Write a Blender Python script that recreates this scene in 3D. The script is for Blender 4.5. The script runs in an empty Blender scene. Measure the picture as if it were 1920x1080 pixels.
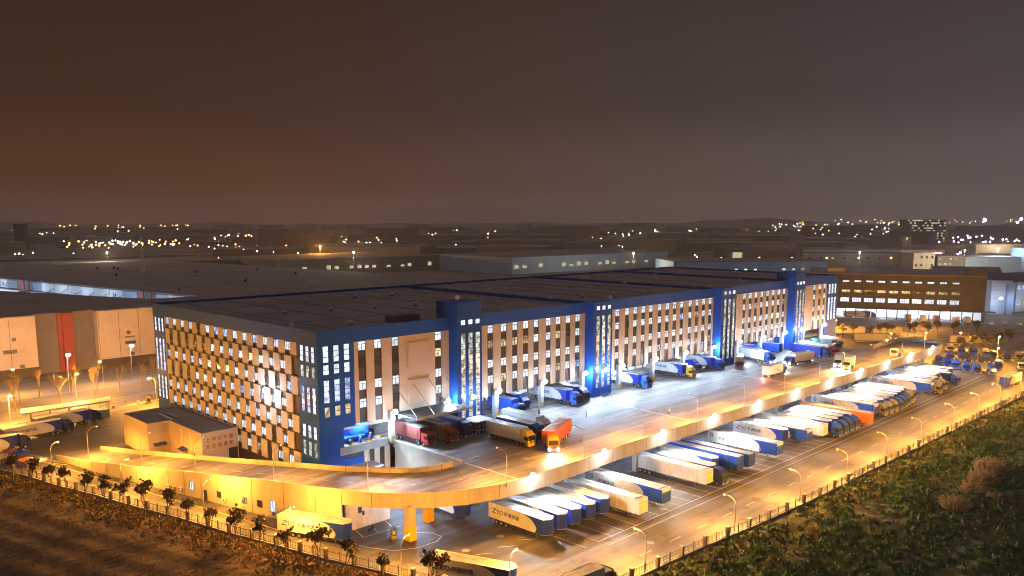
import bpy, math, random
from mathutils import Vector, Matrix
R = math.radians
random.seed(7)
scene = bpy.context.scene
COL = scene.collection
PI = math.pi

# ------------------------------------------------------------------ materials
MATS = {}
def mat(name, col=(.5, .5, .5), rough=.6, metal=0., var=.12, scale=.6, bump=0., emit=0., ecol=None, stretch=None, spec=.4, orand=0):
    if name in MATS: return MATS[name]
    m = bpy.data.materials.new(name); m.use_nodes = True
    nt = m.node_tree; b = nt.nodes['Principled BSDF']
    b.inputs['Roughness'].default_value = rough
    b.inputs['Metallic'].default_value = metal
    b.inputs['Specular IOR Level'].default_value = spec
    tc = nt.nodes.new('ShaderNodeTexCoord'); mp = nt.nodes.new('ShaderNodeMapping')
    nt.links.new(tc.outputs['Object'], mp.inputs['Vector'])
    if stretch: mp.inputs['Scale'].default_value = stretch
    n = nt.nodes.new('ShaderNodeTexNoise'); n.inputs['Scale'].default_value = scale
    n.inputs['Detail'].default_value = 6; n.inputs['Roughness'].default_value = .65
    nt.links.new(mp.outputs['Vector'], n.inputs['Vector'])
    r = nt.nodes.new('ShaderNodeValToRGB')
    lo = tuple(max(0, c * (1 - var * 2)) for c in col); hi = tuple(min(1, c * (1 + var)) for c in col)
    r.color_ramp.elements[0].position = .3; r.color_ramp.elements[1].position = .7
    r.color_ramp.elements[0].color = (*lo, 1); r.color_ramp.elements[1].color = (*hi, 1)
    nt.links.new(n.outputs['Fac'], r.inputs['Fac'])
    if orand:      # every copy is a little more or less faded and dirty
        oi = nt.nodes.new('ShaderNodeObjectInfo'); mr_ = nt.nodes.new('ShaderNodeMapRange'); mr_.inputs[3].default_value = orand; mr_.inputs[4].default_value = 1
        nt.links.new(oi.outputs['Random'], mr_.inputs[0]); q = nt.nodes.new('ShaderNodeVectorMath'); q.operation = 'SCALE'
        nt.links.new(r.outputs['Color'], q.inputs[0]); nt.links.new(mr_.outputs[0], q.inputs['Scale']); nt.links.new(q.outputs[0], b.inputs['Base Color'])
    else: nt.links.new(r.outputs['Color'], b.inputs['Base Color'])
    if bump:
        bp = nt.nodes.new('ShaderNodeBump'); bp.inputs['Strength'].default_value = bump; bp.inputs['Distance'].default_value = .1
        nt.links.new(n.outputs['Fac'], bp.inputs['Height']); nt.links.new(bp.outputs['Normal'], b.inputs['Normal'])
    if emit:
        b.inputs['Emission Color'].default_value = (*(ecol or col), 1)
        b.inputs['Emission Strength'].default_value = emit
    MATS[name] = m
    return m

def window_mat(name, c1, c2, s, dark=.0):
    """lit window: each window object gets its own brightness, with blinds and shapes inside"""
    m = bpy.data.materials.new(name); m.use_nodes = True; nt = m.node_tree; b = nt.nodes['Principled BSDF']
    b.inputs['Base Color'].default_value = (.03, .035, .045, 1); b.inputs['Roughness'].default_value = .15
    oi = nt.nodes.new('ShaderNodeObjectInfo'); tc = nt.nodes.new('ShaderNodeTexCoord')
    add = nt.nodes.new('ShaderNodeVectorMath'); add.operation = 'MULTIPLY_ADD'
    add.inputs[1].default_value = (1, 1, 1)
    nt.links.new(tc.outputs['Object'], add.inputs[0]); nt.links.new(oi.outputs['Location'], add.inputs[2])
    n = nt.nodes.new('ShaderNodeTexNoise'); n.inputs['Scale'].default_value = .9; n.inputs['Detail'].default_value = 3
    nt.links.new(add.outputs[0], n.inputs['Vector'])
    r = nt.nodes.new('ShaderNodeValToRGB'); r.color_ramp.elements[0].position = .38; r.color_ramp.elements[1].position = .58
    r.color_ramp.elements[0].color = (*c1, 1); r.color_ramp.elements[1].color = (*c2, 1)
    nt.links.new(n.outputs['Fac'], r.inputs['Fac']); nt.links.new(r.outputs['Color'], b.inputs['Emission Color'])
    mr = nt.nodes.new('ShaderNodeMapRange'); mr.inputs[3].default_value = s * .55; mr.inputs[4].default_value = s
    nt.links.new(oi.outputs['Random'], mr.inputs[0]); nt.links.new(mr.outputs[0], b.inputs['Emission Strength'])
    MATS[name] = m
    return m

def asphalt(name, a, b_, stain, rough=.75, streak=(.02, .35, 1)):
    m = bpy.data.materials.new(name); m.use_nodes = True; nt = m.node_tree; b = nt.nodes['Principled BSDF']
    b.inputs['Roughness'].default_value = rough
    tc = nt.nodes.new('ShaderNodeTexCoord')
    def noise(scale, det, sc=None, rg=.6):
        mp = nt.nodes.new('ShaderNodeMapping'); nt.links.new(tc.outputs['Object'], mp.inputs['Vector'])
        if sc: mp.inputs['Scale'].default_value = sc
        n = nt.nodes.new('ShaderNodeTexNoise'); n.inputs['Scale'].default_value = scale; n.inputs['Detail'].default_value = det
        n.inputs['Roughness'].default_value = rg
        nt.links.new(mp.outputs['Vector'], n.inputs['Vector']); return n
    n1 = noise(.12, 6); n2 = noise(1., 5, streak, .7); n3 = noise(2.5, 8)
    def ramp(n, p0, p1, c0, c1):
        r = nt.nodes.new('ShaderNodeValToRGB'); r.color_ramp.elements[0].position = p0; r.color_ramp.elements[1].position = p1
        r.color_ramp.elements[0].color = (*c0, 1); r.color_ramp.elements[1].color = (*c1, 1)
        nt.links.new(n.outputs['Fac'], r.inputs['Fac']); return r
    def mix(x, y, fac=1.):
        q = nt.nodes.new('ShaderNodeMix'); q.data_type = 'RGBA'; q.blend_type = 'MULTIPLY'; q.inputs[0].default_value = fac
        nt.links.new(x.outputs[0], q.inputs[6]); nt.links.new(y.outputs[0], q.inputs[7]); return q
    n4 = noise(.33, 4, None, .5)
    r1 = ramp(n1, .35, .65, a, b_); r2 = ramp(n2, .4, .62, stain, (1, 1, 1)); r3 = ramp(n3, .3, .7, (.75, .75, .75), (1, 1, 1))
    q = mix(r1, r2)
    q2 = nt.nodes.new('ShaderNodeMix'); q2.data_type = 'RGBA'; q2.blend_type = 'MULTIPLY'; q2.inputs[0].default_value = 1
    nt.links.new(q.outputs[2], q2.inputs[6]); nt.links.new(r3.outputs[0], q2.inputs[7])
    r4 = ramp(n4, .6, .68, (1, 1, 1), (.62, .6, .58)); q3 = nt.nodes.new('ShaderNodeMix'); q3.data_type = 'RGBA'; q3.blend_type = 'MULTIPLY'; q3.inputs[0].default_value = 1
    nt.links.new(q2.outputs[2], q3.inputs[6]); nt.links.new(r4.outputs[0], q3.inputs[7])
    nt.links.new(q3.outputs[2], b.inputs['Base Color'])
    bp = nt.nodes.new('ShaderNodeBump'); bp.inputs['Strength'].default_value = .25; bp.inputs['Distance'].default_value = .05
    nt.links.new(n3.outputs['Fac'], bp.inputs['Height']); nt.links.new(bp.outputs['Normal'], b.inputs['Normal'])
    rr = nt.nodes.new('ShaderNodeMapRange'); rr.inputs[3].default_value = rough - .25; rr.inputs[4].default_value = rough + .1
    nt.links.new(n1.outputs['Fac'], rr.inputs[0]); nt.links.new(rr.outputs[0], b.inputs['Roughness'])
    MATS[name] = m; return m

asphalt('yard_asphalt', (.085, .085, .086), (.14, .138, .132), (.45, .43, .4))
asphalt('deck_concrete', (.19, .19, .19), (.30, .295, .29), (.42, .36, .33), .7)
asphalt('road_asphalt', (.14, .14, .14), (.21, .21, .205), (.6, .57, .55))
mat('town_a', (.3, .26, .22), .8); mat('town_b', (.2, .18, .17), .8); mat('ground_far', (.16, .14, .12), .9, var=.3, scale=.01)
mat('paving', (.34, .31, .27), .8, scale=1.5)
mat('line', (.62, .61, .58), .6, var=.25, scale=1.2)
mat('line_yellow', (.6, .42, .08), .6, var=.2, scale=1.2)
mat('concrete', (.36, .35, .33), .85, var=.12, scale=.3, bump=.05, stretch=(1, 1, .4))
mat('concrete_warm', (.42, .39, .34), .8, var=.08, scale=.2, bump=.08)
mat('parapet_cream', (.47, .43, .35), .8, var=.11, scale=.4, stretch=(1, 1, .4), bump=.05)
mat('beige', (.52, .42, .32), .75, var=.05, scale=.35)
mat('brown_dark', (.05, .038, .034), .6, var=.1)
mat('gable_panel', (.57, .51, .45), .75, var=.08, scale=.3); mat('blue_wall', (.008, .075, .4), .55, var=.08, scale=.08, spec=.12)
mat('blue_dark', (.01, .04, .20), .45, var=.08)
mat('roof_dark', (.22, .205, .21), .9, var=.14, scale=.06, stretch=(1, .6, 1), spec=.1)
mat('frame_dark', (.03, .033, .04), .5, var=.05)
mat('frame_white', (.6, .62, .65), .5, var=.05)
window_mat('win_white', (.42, .52, .68), (.8, .92, 1.), 1.45)
window_mat('win_blue', (.1, .2, .6), (.55, .72, 1.), 1.3)
window_mat('win_warm', (.3, .2, .1), (1., .86, .55), .9)
window_mat('win_stair', (.16, .18, .14), (.9, .95, .85), .85)
mat('win_off', (.03, .035, .05), .12, var=.2, spec=.6)
mat('glass', (.02, .025, .035), .08, var=.1, spec=.7)
mat('steel', (.35, .36, .38), .35, .8, var=.1, scale=2)
mat('pole', (.4, .4, .42), .4, .5, var=.08)
mat('black', (.012, .012, .014), .6, var=.1)
mat('rubber', (.02, .02, .02), .8, var=.15, scale=3)
mat('rim', (.45, .46, .48), .35, .7)
mat('white_paint', (.7, .71, .72), .45, var=.14, scale=.6, stretch=(1, 1, .4), orand=.78)
mat('roof_white', (.52, .53, .52), .6, var=.3, scale=.5, stretch=(.5, 1.6, 1), orand=.6)
mat('cream_paint', (.66, .62, .52), .5, var=.07)
mat('blue_paint', (.012, .055, .56), .4, var=.16, orand=.6)
mat('blue_deep', (.01, .03, .22), .35, var=.1)
mat('blue_light', (.02, .11, .72), .4, var=.16, orand=.6)
mat('blue_logo', (.02, .05, .22), .5, var=.05)
mat('grey_logo', (.10, .11, .15), .5, var=.05)
mat('red_paint', (.42, .025, .02), .35, var=.1)
mat('maroon', (.26, .07, .06), .55, var=.15, scale=1.5)
mat('tan_panel', (.5, .31, .17), .6, var=.2, scale=1.2)
mat('orange_paint', (.75, .15, .012), .45, var=.08)
mat('yellow_paint', (.78, .5, .02), .35, var=.06)
mat('green_paint', (.03, .22, .14), .4, var=.1)
mat('grey_paint', (.2, .21, .23), .5, var=.1)
mat('brown_paint', (.2, .11, .08), .6, var=.15)
mat('head_lit', (1, .95, .85), .3, emit=60, ecol=(1, .9, .75))
mat('head_off', (.6, .62, .65), .15, .2)
mat('tail_lit', (.6, .02, .02), .3, emit=12, ecol=(1, .15, .08))
mat('amber', (.7, .25, .02), .3, emit=3, ecol=(1, .45, .05))
mat('led_bulb', (.9, .95, 1), .3, emit=60, ecol=(.86, .93, 1))
mat('sodium_bulb', (1, .7, .3), .3, emit=18, ecol=(1, .6, .2))
mat('violet_bulb', (.7, .6, 1), .3, emit=25, ecol=(.6, .4, 1))
mat('white_far', (.9, .9, 1), .3, emit=9, ecol=(1, .95, .85))
mat('orange_far', (1, .6, .2), .3, emit=9, ecol=(1, .5, .13))
mat('sign_pink', (1, .8, .8), .3, emit=4, ecol=(1, .72, .72))
mat('bark', (.11, .08, .055), .9, var=.25, scale=3)
mat('twig', (.22, .16, .09), .9, var=.2, scale=3)
mat('leaf_a', (.045, .05, .018), .8, var=.3, scale=3)
mat('leaf_b', (.09, .055, .02), .8, var=.3, scale=3)
mat('reed', (.40, .31, .17), .9, var=.3, scale=2)
mat('grass_g', (.07, .16, .035), .9, var=.35, scale=.8)
mat('grass_b', (.13, .13, .045), .9, var=.35, scale=.8)
mat('skin', (.5, .33, .24), .6); mat('cloth_dark', (.02, .022, .03), .8); mat('vest', (.55, .75, .05), .6); mat('vest_orange', (.8, .25, .03), .6)
mat('hair', (.015, .012, .01), .7)
mat('poster_blue', (.01, .04, .4), .4)
mat('red_wall', (.27, .045, .03), .6, var=.06)
mat('grey_wall', (.15, .135, .13), .7, var=.08)
mat('panel_beige', (.5, .42, .34), .75, var=.08, scale=.15)
mat('panel_white', (.75, .78, .82), .6, var=.06)
mat('brown_brick', (.115, .115, .12), .85, var=.12, scale=.2)
mat('blue_grey', (.25, .36, .55), .6, var=.05, scale=.1)
mat('blue_white', (.6, .7, .85), .6, var=.04)
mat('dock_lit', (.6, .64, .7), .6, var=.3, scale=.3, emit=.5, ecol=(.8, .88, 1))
mat('soil', (.11, .07, .035), .95, var=.35, scale=.5, stretch=(.25, 1.6, 1), bump=.5)
mat('grass_dry', (.24, .15, .05), .9, var=.35, scale=.8)
mat('grass_soil', (.06, .08, .028), .95, var=.5, scale=.35, bump=.5)

# ------------------------------------------------------------------ mesh builder
class MB:
    def __init__(s): s.v = []; s.f = []; s.m = []; s.names = []; s.mx = None
    def mi(s, n):
        if n not in s.names: s.names.append(n)
        return s.names.index(n)
    def add(s, vs, fs, mt):
        b = len(s.v); k = s.mi(mt)
        s.v += [tuple(s.mx @ Vector(p)) if s.mx else tuple(p) for p in vs]
        for f in fs: s.f.append([b + i for i in f]); s.m.append(k)
        return s
    def bx(s, x0, y0, z0, x1, y1, z1, mt):
        if x0 > x1: x0, x1 = x1, x0
        if y0 > y1: y0, y1 = y1, y0
        if z0 > z1: z0, z1 = z1, z0
        return s.add([(x0, y0, z0), (x1, y0, z0), (x1, y1, z0), (x0, y1, z0), (x0, y0, z1), (x1, y0, z1), (x1, y1, z1), (x0, y1, z1)],
              [(0, 3, 2, 1), (4, 5, 6, 7), (0, 1, 5, 4), (1, 2, 6, 5), (2, 3, 7, 6), (3, 0, 4, 7)], mt)
    def prism(s, poly, z0, z1, mt, top=None):
        n = len(poly)
        s.add([(x, y, z0) for x, y in poly] + [(x, y, z1) for x, y in poly],
              [tuple(range(n))[::-1]] + [(i, (i + 1) % n, n + (i + 1) % n, n + i) for i in range(n)], mt)
        s.add([(x, y, z1) for x, y in poly], [tuple(range(n))], top or mt); return s
    def extr(s, prof, y0, y1, mt):   # profile in x,z extruded along y
        n = len(prof)
        return s.add([(x, y0, z) for x, z in prof] + [(x, y1, z) for x, z in prof],
              [tuple(range(n))[::-1], tuple(range(n, 2 * n))] + [(i, (i + 1) % n, n + (i + 1) % n, n + i) for i in range(n)], mt)
    def cyl(s, p0, p1, r0, r1=None, n=8, mt='steel', cap=True):
        r1 = r0 if r1 is None else r1
        p0 = Vector(p0); p1 = Vector(p1); d = (p1 - p0).normalized()
        u = d.orthogonal().normalized(); w = d.cross(u)
        vs = []
        for p, r in ((p0, r0), (p1, r1)):
            for i in range(n):
                a = 2 * PI * i / n; vs.append(p + (u * math.cos(a) + w * math.sin(a)) * r)
        fs = [(i, (i + 1) % n, n + (i + 1) % n, n + i) for i in range(n)]
        if cap: fs += [tuple(range(n))[::-1], tuple(range(n, 2 * n))]
        return s.add(vs, fs, mt)
    def path(s, pts, r, n=6, mt='pole'):
        for a, b in zip(pts, pts[1:]): s.cyl(a, b, r, r, n, mt)
        return s
    def ball(s, c, r, mt, n=8, k=5, sz=1.):
        vs = [(c[0], c[1], c[2] - r * sz)]; fs = []
        for j in range(1, k):
            t = PI * j / k
            for i in range(n):
                a = 2 * PI * i / n; vs.append((c[0] + r * math.sin(t) * math.cos(a), c[1] + r * math.sin(t) * math.sin(a), c[2] - r * math.cos(t) * sz))
        vs.append((c[0], c[1], c[2] + r * sz)); L = len(vs) - 1
        for i in range(n): fs.append((0, 1 + (i + 1) % n, 1 + i)); fs.append((L, 1 + (k - 2) * n + i, 1 + (k - 2) * n + (i + 1) % n))
        for j in range(k - 2):
            for i in range(n):
                a = 1 + j * n + i; b = 1 + j * n + (i + 1) % n; fs.append((a, b, b + n, a + n))
        return s.add(vs, fs, mt)
    def mesh(s, name):
        me = bpy.data.meshes.new(name); me.from_pydata(s.v, [], s.f)
        for n in s.names: me.materials.append(MATS[n])
        me.polygons.foreach_set('material_index', s.m); me.update(); return me
    def build(s, name, parent=None, loc=(0, 0, 0), rz=0):
        return obj(name, s.mesh(name), parent, loc, rz)

def obj(name, me, parent=None, loc=(0, 0, 0), rz=0):
    o = bpy.data.objects.new(name, me); COL.objects.link(o)
    o.location = loc; o.rotation_euler = (0, 0, rz)
    if parent: o.parent = parent
    return o
def tag(o, label=None, cat=None, group=None, kind=None):
    if label: o['label'] = label
    if cat: o['category'] = cat
    if group: o['group'] = group
    if kind: o['kind'] = kind
    return o
def empty(name, loc, rz, label, cat, group=None):
    o = bpy.data.objects.new(name, None); COL.objects.link(o); o.location = loc; o.rotation_euler = (0, 0, rz)
    o.empty_display_size = .5
    return tag(o, label, cat, group)
def dup(root, loc, rz, label=None, group=None, sc=None):
    r = root.copy(); COL.objects.link(r); r.location = loc; r.rotation_euler = (0, 0, rz)
    if label: r['label'] = label
    if group: r['group'] = group
    if sc: r.scale = (sc, sc, sc)
    for ch in list(root.children):
        c = ch.copy(); COL.objects.link(c); c.parent = r
        for g in list(ch.children):
            d = g.copy(); COL.objects.link(d); d.parent = c
    return r
PROTO = {}
def place(key, maker, loc, rz, label, group, sc=None):
    """first call builds the thing, later calls copy it with its parts"""
    if key not in PROTO:
        t = maker(); t.location = loc; t.rotation_euler = (0, 0, rz); t['label'] = label; t['group'] = group; PROTO[key] = t; return t
    return dup(PROTO[key], loc, rz, label, group, sc)
TXT = {}
def text_mesh(s, size, mt, depth=.012, shear=0, sx=1.):
    k = (s, size, mt, shear, sx)
    if k in TXT: return TXT[k]
    c = bpy.data.curves.new('txt', 'FONT'); c.body = s; c.size = size; c.extrude = depth; c.shear = shear; c.resolution_u = 2
    c.offset = size * .012
    t = bpy.data.objects.new('txt', c); COL.objects.link(t)
    me = bpy.data.meshes.new_from_object(t.evaluated_get(bpy.context.evaluated_depsgraph_get()))
    bpy.data.objects.remove(t); bpy.data.curves.remove(c)
    for v in me.vertices: v.co.x *= sx
    me.materials.clear(); me.materials.append(MATS[mt]); me.name = 'lettering'
    TXT[k] = me; return me
def text(name, s, size, mt, parent, loc, rot, shear=0, sx=1.):
    o = bpy.data.objects.new(name, text_mesh(s, size, mt, .012, shear, sx)); COL.objects.link(o)
    o.parent = parent; o.location = loc; o.rotation_euler = rot; return o
NL = [0]; KS = 4.6; KL = 1.35
def light(loc, power, col, kind='POINT', rad=.3, size=150, tgt=None, blend=.6, name='lamp_light'):
    l = bpy.data.lights.new(name, kind); l.energy = power * (KS if col[2] < .3 else KL); l.color = col
    l.shadow_soft_size = rad
    if kind == 'SPOT': l.spot_size = R(size); l.spot_blend = blend
    o = bpy.data.objects.new(name, l); COL.objects.link(o); o.location = loc
    if tgt: o.rotation_euler = (Vector(tgt) - Vector(loc)).to_track_quat('-Z', 'Y').to_euler()
    NL[0] += 1
    return o
LED = (.6, .77, 1.); SOD = (1., .4, .05); WARM = (1., .78, .5)
ORD = ['first', 'second', 'third', 'fourth', 'fifth', 'sixth', 'seventh', 'eighth', 'ninth', 'tenth', 'eleventh', 'twelfth', 'thirteenth', 'fourteenth', 'fifteenth', 'sixteenth', 'seventeenth', 'eighteenth', 'nineteenth', 'twentieth']
# ------------------------------------------------------------------ camera, world
cam = bpy.data.cameras.new('camera'); co = bpy.data.objects.new('camera', cam); COL.objects.link(co)
cam.sensor_width = 36; cam.lens = 36 * 1537 / 1920; cam.shift_y = 100 / 1920; cam.clip_end = 20000; cam.clip_start = 1
co.location = (0, 0, 58); co.rotation_euler = (R(90) - math.atan2(228, 1537), 0, R(-45)); scene.camera = co
w = bpy.data.worlds.new('World'); scene.world = w; w.use_nodes = True; nt = w.node_tree
bg = nt.nodes['Background']; tc = nt.nodes.new('ShaderNodeTexCoord'); sp = nt.nodes.new('ShaderNodeSeparateXYZ')
nt.links.new(tc.outputs['Generated'], sp.inputs[0])
def wramp(cols):
    r = nt.nodes.new('ShaderNodeValToRGB'); r.color_ramp.interpolation = 'EASE'
    while len(r.color_ramp.elements) < len(cols): r.color_ramp.elements.new(.5)
    for e, (p, c) in zip(r.color_ramp.elements, cols): e.position = p; e.color = (*c, 1)
    nt.links.new(sp.outputs['Z'], r.inputs['Fac']); return r
def s2l(r, g, b, k=.8): return tuple(k * ((c / 255 + .055) / 1.055) ** 2.4 for c in (r, g, b))
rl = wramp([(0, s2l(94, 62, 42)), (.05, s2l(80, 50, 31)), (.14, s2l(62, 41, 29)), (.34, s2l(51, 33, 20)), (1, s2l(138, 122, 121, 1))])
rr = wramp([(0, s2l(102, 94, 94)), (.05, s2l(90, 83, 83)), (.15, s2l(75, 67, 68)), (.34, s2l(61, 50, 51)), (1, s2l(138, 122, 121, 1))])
sub = nt.nodes.new('ShaderNodeMath'); sub.operation = 'SUBTRACT'
nt.links.new(sp.outputs['X'], sub.inputs[0]); nt.links.new(sp.outputs['Y'], sub.inputs[1])
mr = nt.nodes.new('ShaderNodeMapRange'); mr.inputs[1].default_value = -.7; mr.inputs[2].default_value = 1.1
mr.interpolation_type = 'SMOOTHSTEP'
nt.links.new(sub.outputs[0], mr.inputs[0])
# faint cloud structure in the glow
mpw = nt.nodes.new('ShaderNodeMapping'); mpw.inputs['Scale'].default_value = (1, 1, 4); nt.links.new(tc.outputs['Generated'], mpw.inputs[0])
nw = nt.nodes.new('ShaderNodeTexNoise'); nw.inputs['Scale'].default_value = 1.6; nw.inputs['Detail'].default_value = 3
nt.links.new(mpw.outputs[0], nw.inputs['Vector'])
mx = nt.nodes.new('ShaderNodeMix'); mx.data_type = 'RGBA'
nt.links.new(mr.outputs[0], mx.inputs[0]); nt.links.new(rl.outputs[0], mx.inputs[6]); nt.links.new(rr.outputs[0], mx.inputs[7])
nr = nt.nodes.new('ShaderNodeMapRange'); nr.inputs[3].default_value = .78; nr.inputs[4].default_value = 1.16
nt.links.new(nw.outputs['Fac'], nr.inputs[0])
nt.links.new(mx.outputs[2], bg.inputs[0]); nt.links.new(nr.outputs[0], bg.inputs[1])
scene.view_settings.view_transform = 'Standard'; scene.view_settings.look = 'None'; scene.view_settings.gamma = 1; scene.view_settings.exposure = .32
scene.cycles.use_denoising = True; scene.cycles.pixel_filter_type = 'BLACKMAN_HARRIS'; scene.cycles.filter_width = 1.05
try: scene.cycles.denoiser = 'OPENIMAGEDENOISE'
except Exception: pass
scene.cycles.max_bounces = 5; scene.cycles.diffuse_bounces = 2; scene.cycles.glossy_bounces = 2; scene.cycles.transmission_bounces = 2; scene.cycles.volume_bounces = 0
scene.cycles.sample_clamp_indirect = 4; scene.cycles.use_light_tree = True; scene.cycles.caustics_reflective = False; scene.cycles.caustics_refractive = False

# ------------------------------------------------------------------ ground
def flat(name, poly, z, mt, kind='structure', z0=None):
    mb = MB()
    mb.add([(x, y, z) for x, y in poly], [tuple(range(len(poly)))], mt)
    return tag(mb.build(name), kind=kind)
flat('ground', [(-3000, -3000), (9000, -3000), (9000, 9000), (-3000, 9000)], -.12, 'ground_far')
FL = [(46, 216), (49.3, 205.3), (52.2, 192.3), (55.6, 181), (58.9, 167.6), (62.5, 155), (65.2, 142.9), (68.7, 130.3), (71.9, 117.9), (75.7, 106.5), (80, 92), (86, 80)]
FR = [(96, 75.5), (122, 74.3), (142.4, 72.6), (166, 71.6), (192, 71.2), (206, 70.8), (237, 70.1), (295, 68.6), (352, 67.5)]
flat('yard', FL[::-1] + [(46, 250), (60, 285), (112, 285), (250, 250), (420, 250), (440, 80), (420, 66)] + FR[::-1], 0, 'yard_asphalt')
flat('road', [(20, 262), (52, 251), (96, 262), (130, 268), (130, 283), (96, 280), (50, 281), (0, 292), (-20, 270)], .004, 'road_asphalt')
flat('forecourt', [(-20, 300), (170, 296), (170, 336), (-20, 338)], .004, 'road_asphalt')
flat('service_road', [(360, 135), (380, 125), (400, 128), (470, 112), (480, 104), (400, 100), (395, 120), (352, 130), (330, 190), (345, 190)], .006, 'road_asphalt')
flat('perimeter_road', [(88, 80.5), (96, 75.9), (142.4, 73), (206, 71.2), (295, 69), (352, 67.9), (352, 84), (295, 84.6), (206, 86), (100, 88.5), (84, 100), (78, 115), (73.5, 133), (68, 152), (61, 178), (55, 203), (50, 216), (46.4, 215), (49.8, 205.3), (52.7, 192.3), (56.1, 181), (59.4, 167.6), (65.7, 142.9), (69.2, 130.3), (76.2, 106.5), (80.5, 92), (86.4, 80.4)], .008, 'road_asphalt')
def strip_line(mb, a, b, wd, z, mt):
    a = Vector((*a, 0)); b = Vector((*b, 0)); d = (b - a).normalized(); n = Vector((-d.y, d.x, 0)) * wd / 2
    mb.add([(p.x, p.y, z) for p in (a - n, b - n, b + n, a + n)], [(0, 1, 2, 3)], mt)
mb = MB()
for yy in (87.2, 89.): strip_line(mb, (112, yy + (.5 if yy > 88 else 0)), (336, yy), .16, .014, 'line')
for i in range(61):
    x = 108 + i * 3.8
    strip_line(mb, (x, 89.2), (x, 112), .12, .018, 'line')
for i in range(26):
    x = 112 + i * 9; strip_line(mb, (x, 80.4 - (x - 112) * .008), (x + 3.4, 80.37 - (x - 112) * .008), .16, .014, 'line')
for a, b in zip([(96, 76.6), (122, 75.3), (166, 72.6), (206, 71.8), (295, 69.6)], [(122, 75.3), (166, 72.6), (206, 71.8), (295, 69.6), (352, 68.5)]): strip_line(mb, a, b, .8, .016, 'paving')
for k in range(5): strip_line(mb, (92 + k * 5, 101 - k * .4), (94.6 + k * 5, 99.4 - k * .4), .16, .018, 'line')
curve = [(77, 132), (78.6, 124), (80.5, 117), (83, 112.4), (86.6, 110.6), (91, 110.4), (93.2, 111.6), (93, 114), (90, 118)]
for a, b in zip(curve, curve[1:]): strip_line(mb, a, b, .22, .02, 'line')
for a, b in zip([(57, 222), (60.6, 205), (64, 190), (69.5, 165), (73, 150), (76, 136)], [(60.6, 205), (64, 190), (69.5, 165), (73, 150), (76, 136), (77, 132)]): strip_line(mb, (a[0] - 2.6, a[1]), (b[0] - 2.6, b[1]), .3, .02, 'line_yellow')
for i in range(9): strip_line(mb, (53.6 + i * .45, 226 - i * 1.9), (56.2 + i * .4, 225 - i * 1.9), .3, .022, 'line')
for k in range(3): strip_line(mb, (84 + k * 3.4, 126.5 - k * .2), (82.6 + k * 3.4, 121.4), .16, .02, 'line')
strip_line(mb, (82.6, 121.4), (91, 121.2), .16, .024, 'line')
tag(mb.build('road_markings'), kind='structure')

def grid_sheet(name, poly_fn, x0, x1, y0, y1, nx, ny, zf, mt):
    vs = []; fs = []; idx = {}
    for j in range(ny + 1):
        for i in range(nx + 1):
            x = x0 + (x1 - x0) * i / nx; y = y0 + (y1 - y0) * j / ny
            x, y = poly_fn(x, y); idx[i, j] = len(vs); vs.append((x, y, zf(x, y)))
    for j in range(ny):
        for i in range(nx): fs.append((idx[i, j], idx[i + 1, j], idx[i + 1, j + 1], idx[i, j + 1]))
    m_ = MB(); m_.add(vs, fs, mt); o = m_.build(name)
    for p in o.data.polygons: p.use_smooth = True
    return tag(o, kind='structure')
from mathutils import noise as mn
def fleft(y):   # x of the left fence at y
    for (xa, ya), (xb, yb) in zip(FL, FL[1:]):
        if yb <= y <= ya: return xa + (xb - xa) * (ya - y) / (ya - yb)
    return FL[0][0] if y > FL[0][1] else FL[-1][0]
def fright(x):
    for (xa, ya), (xb, yb) in zip(FR, FR[1:]):
        if xa <= x <= xb: return ya + (yb - ya) * (x - xa) / (xb - xa)
    return FR[0][1] if x < FR[0][0] else FR[-1][1] - (x - FR[-1][0]) * .02
def zs(x, y):
    e = min(1, max(0, (fleft(y) - .6 - x) / 2)) if y > 75 else 1
    return .02 + e * (.25 + .25 * mn.noise(Vector((x * .12, y * .05, 0))) + .12 * math.sin((x * .35 + y * .1) * 3.1) + .1 * mn.noise(Vector((x * .9, y * .4, 3))))
grid_sheet('soil_field', lambda x, y: ((fleft(y) - .5) - (1 - (x / 1.)) * 75, y), 0, 1, 80, 320, 130, 260, zs, 'soil')
def zg(x, y):
    e = min(1, max(0, (fright(x) - .7 - y) / 2))
    return .02 + e * (.3 + .7 * mn.noise(Vector((x * .1, y * .1, 0))) + .5 * mn.noise(Vector((x * .5, y * .5, 5))))
grid_sheet('grass_field', lambda x, y: (x, (fright(x) - .6) - (1 - y) * 68), 84, 470, 0, 1, 420, 90, zg, 'grass_soil')
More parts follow.
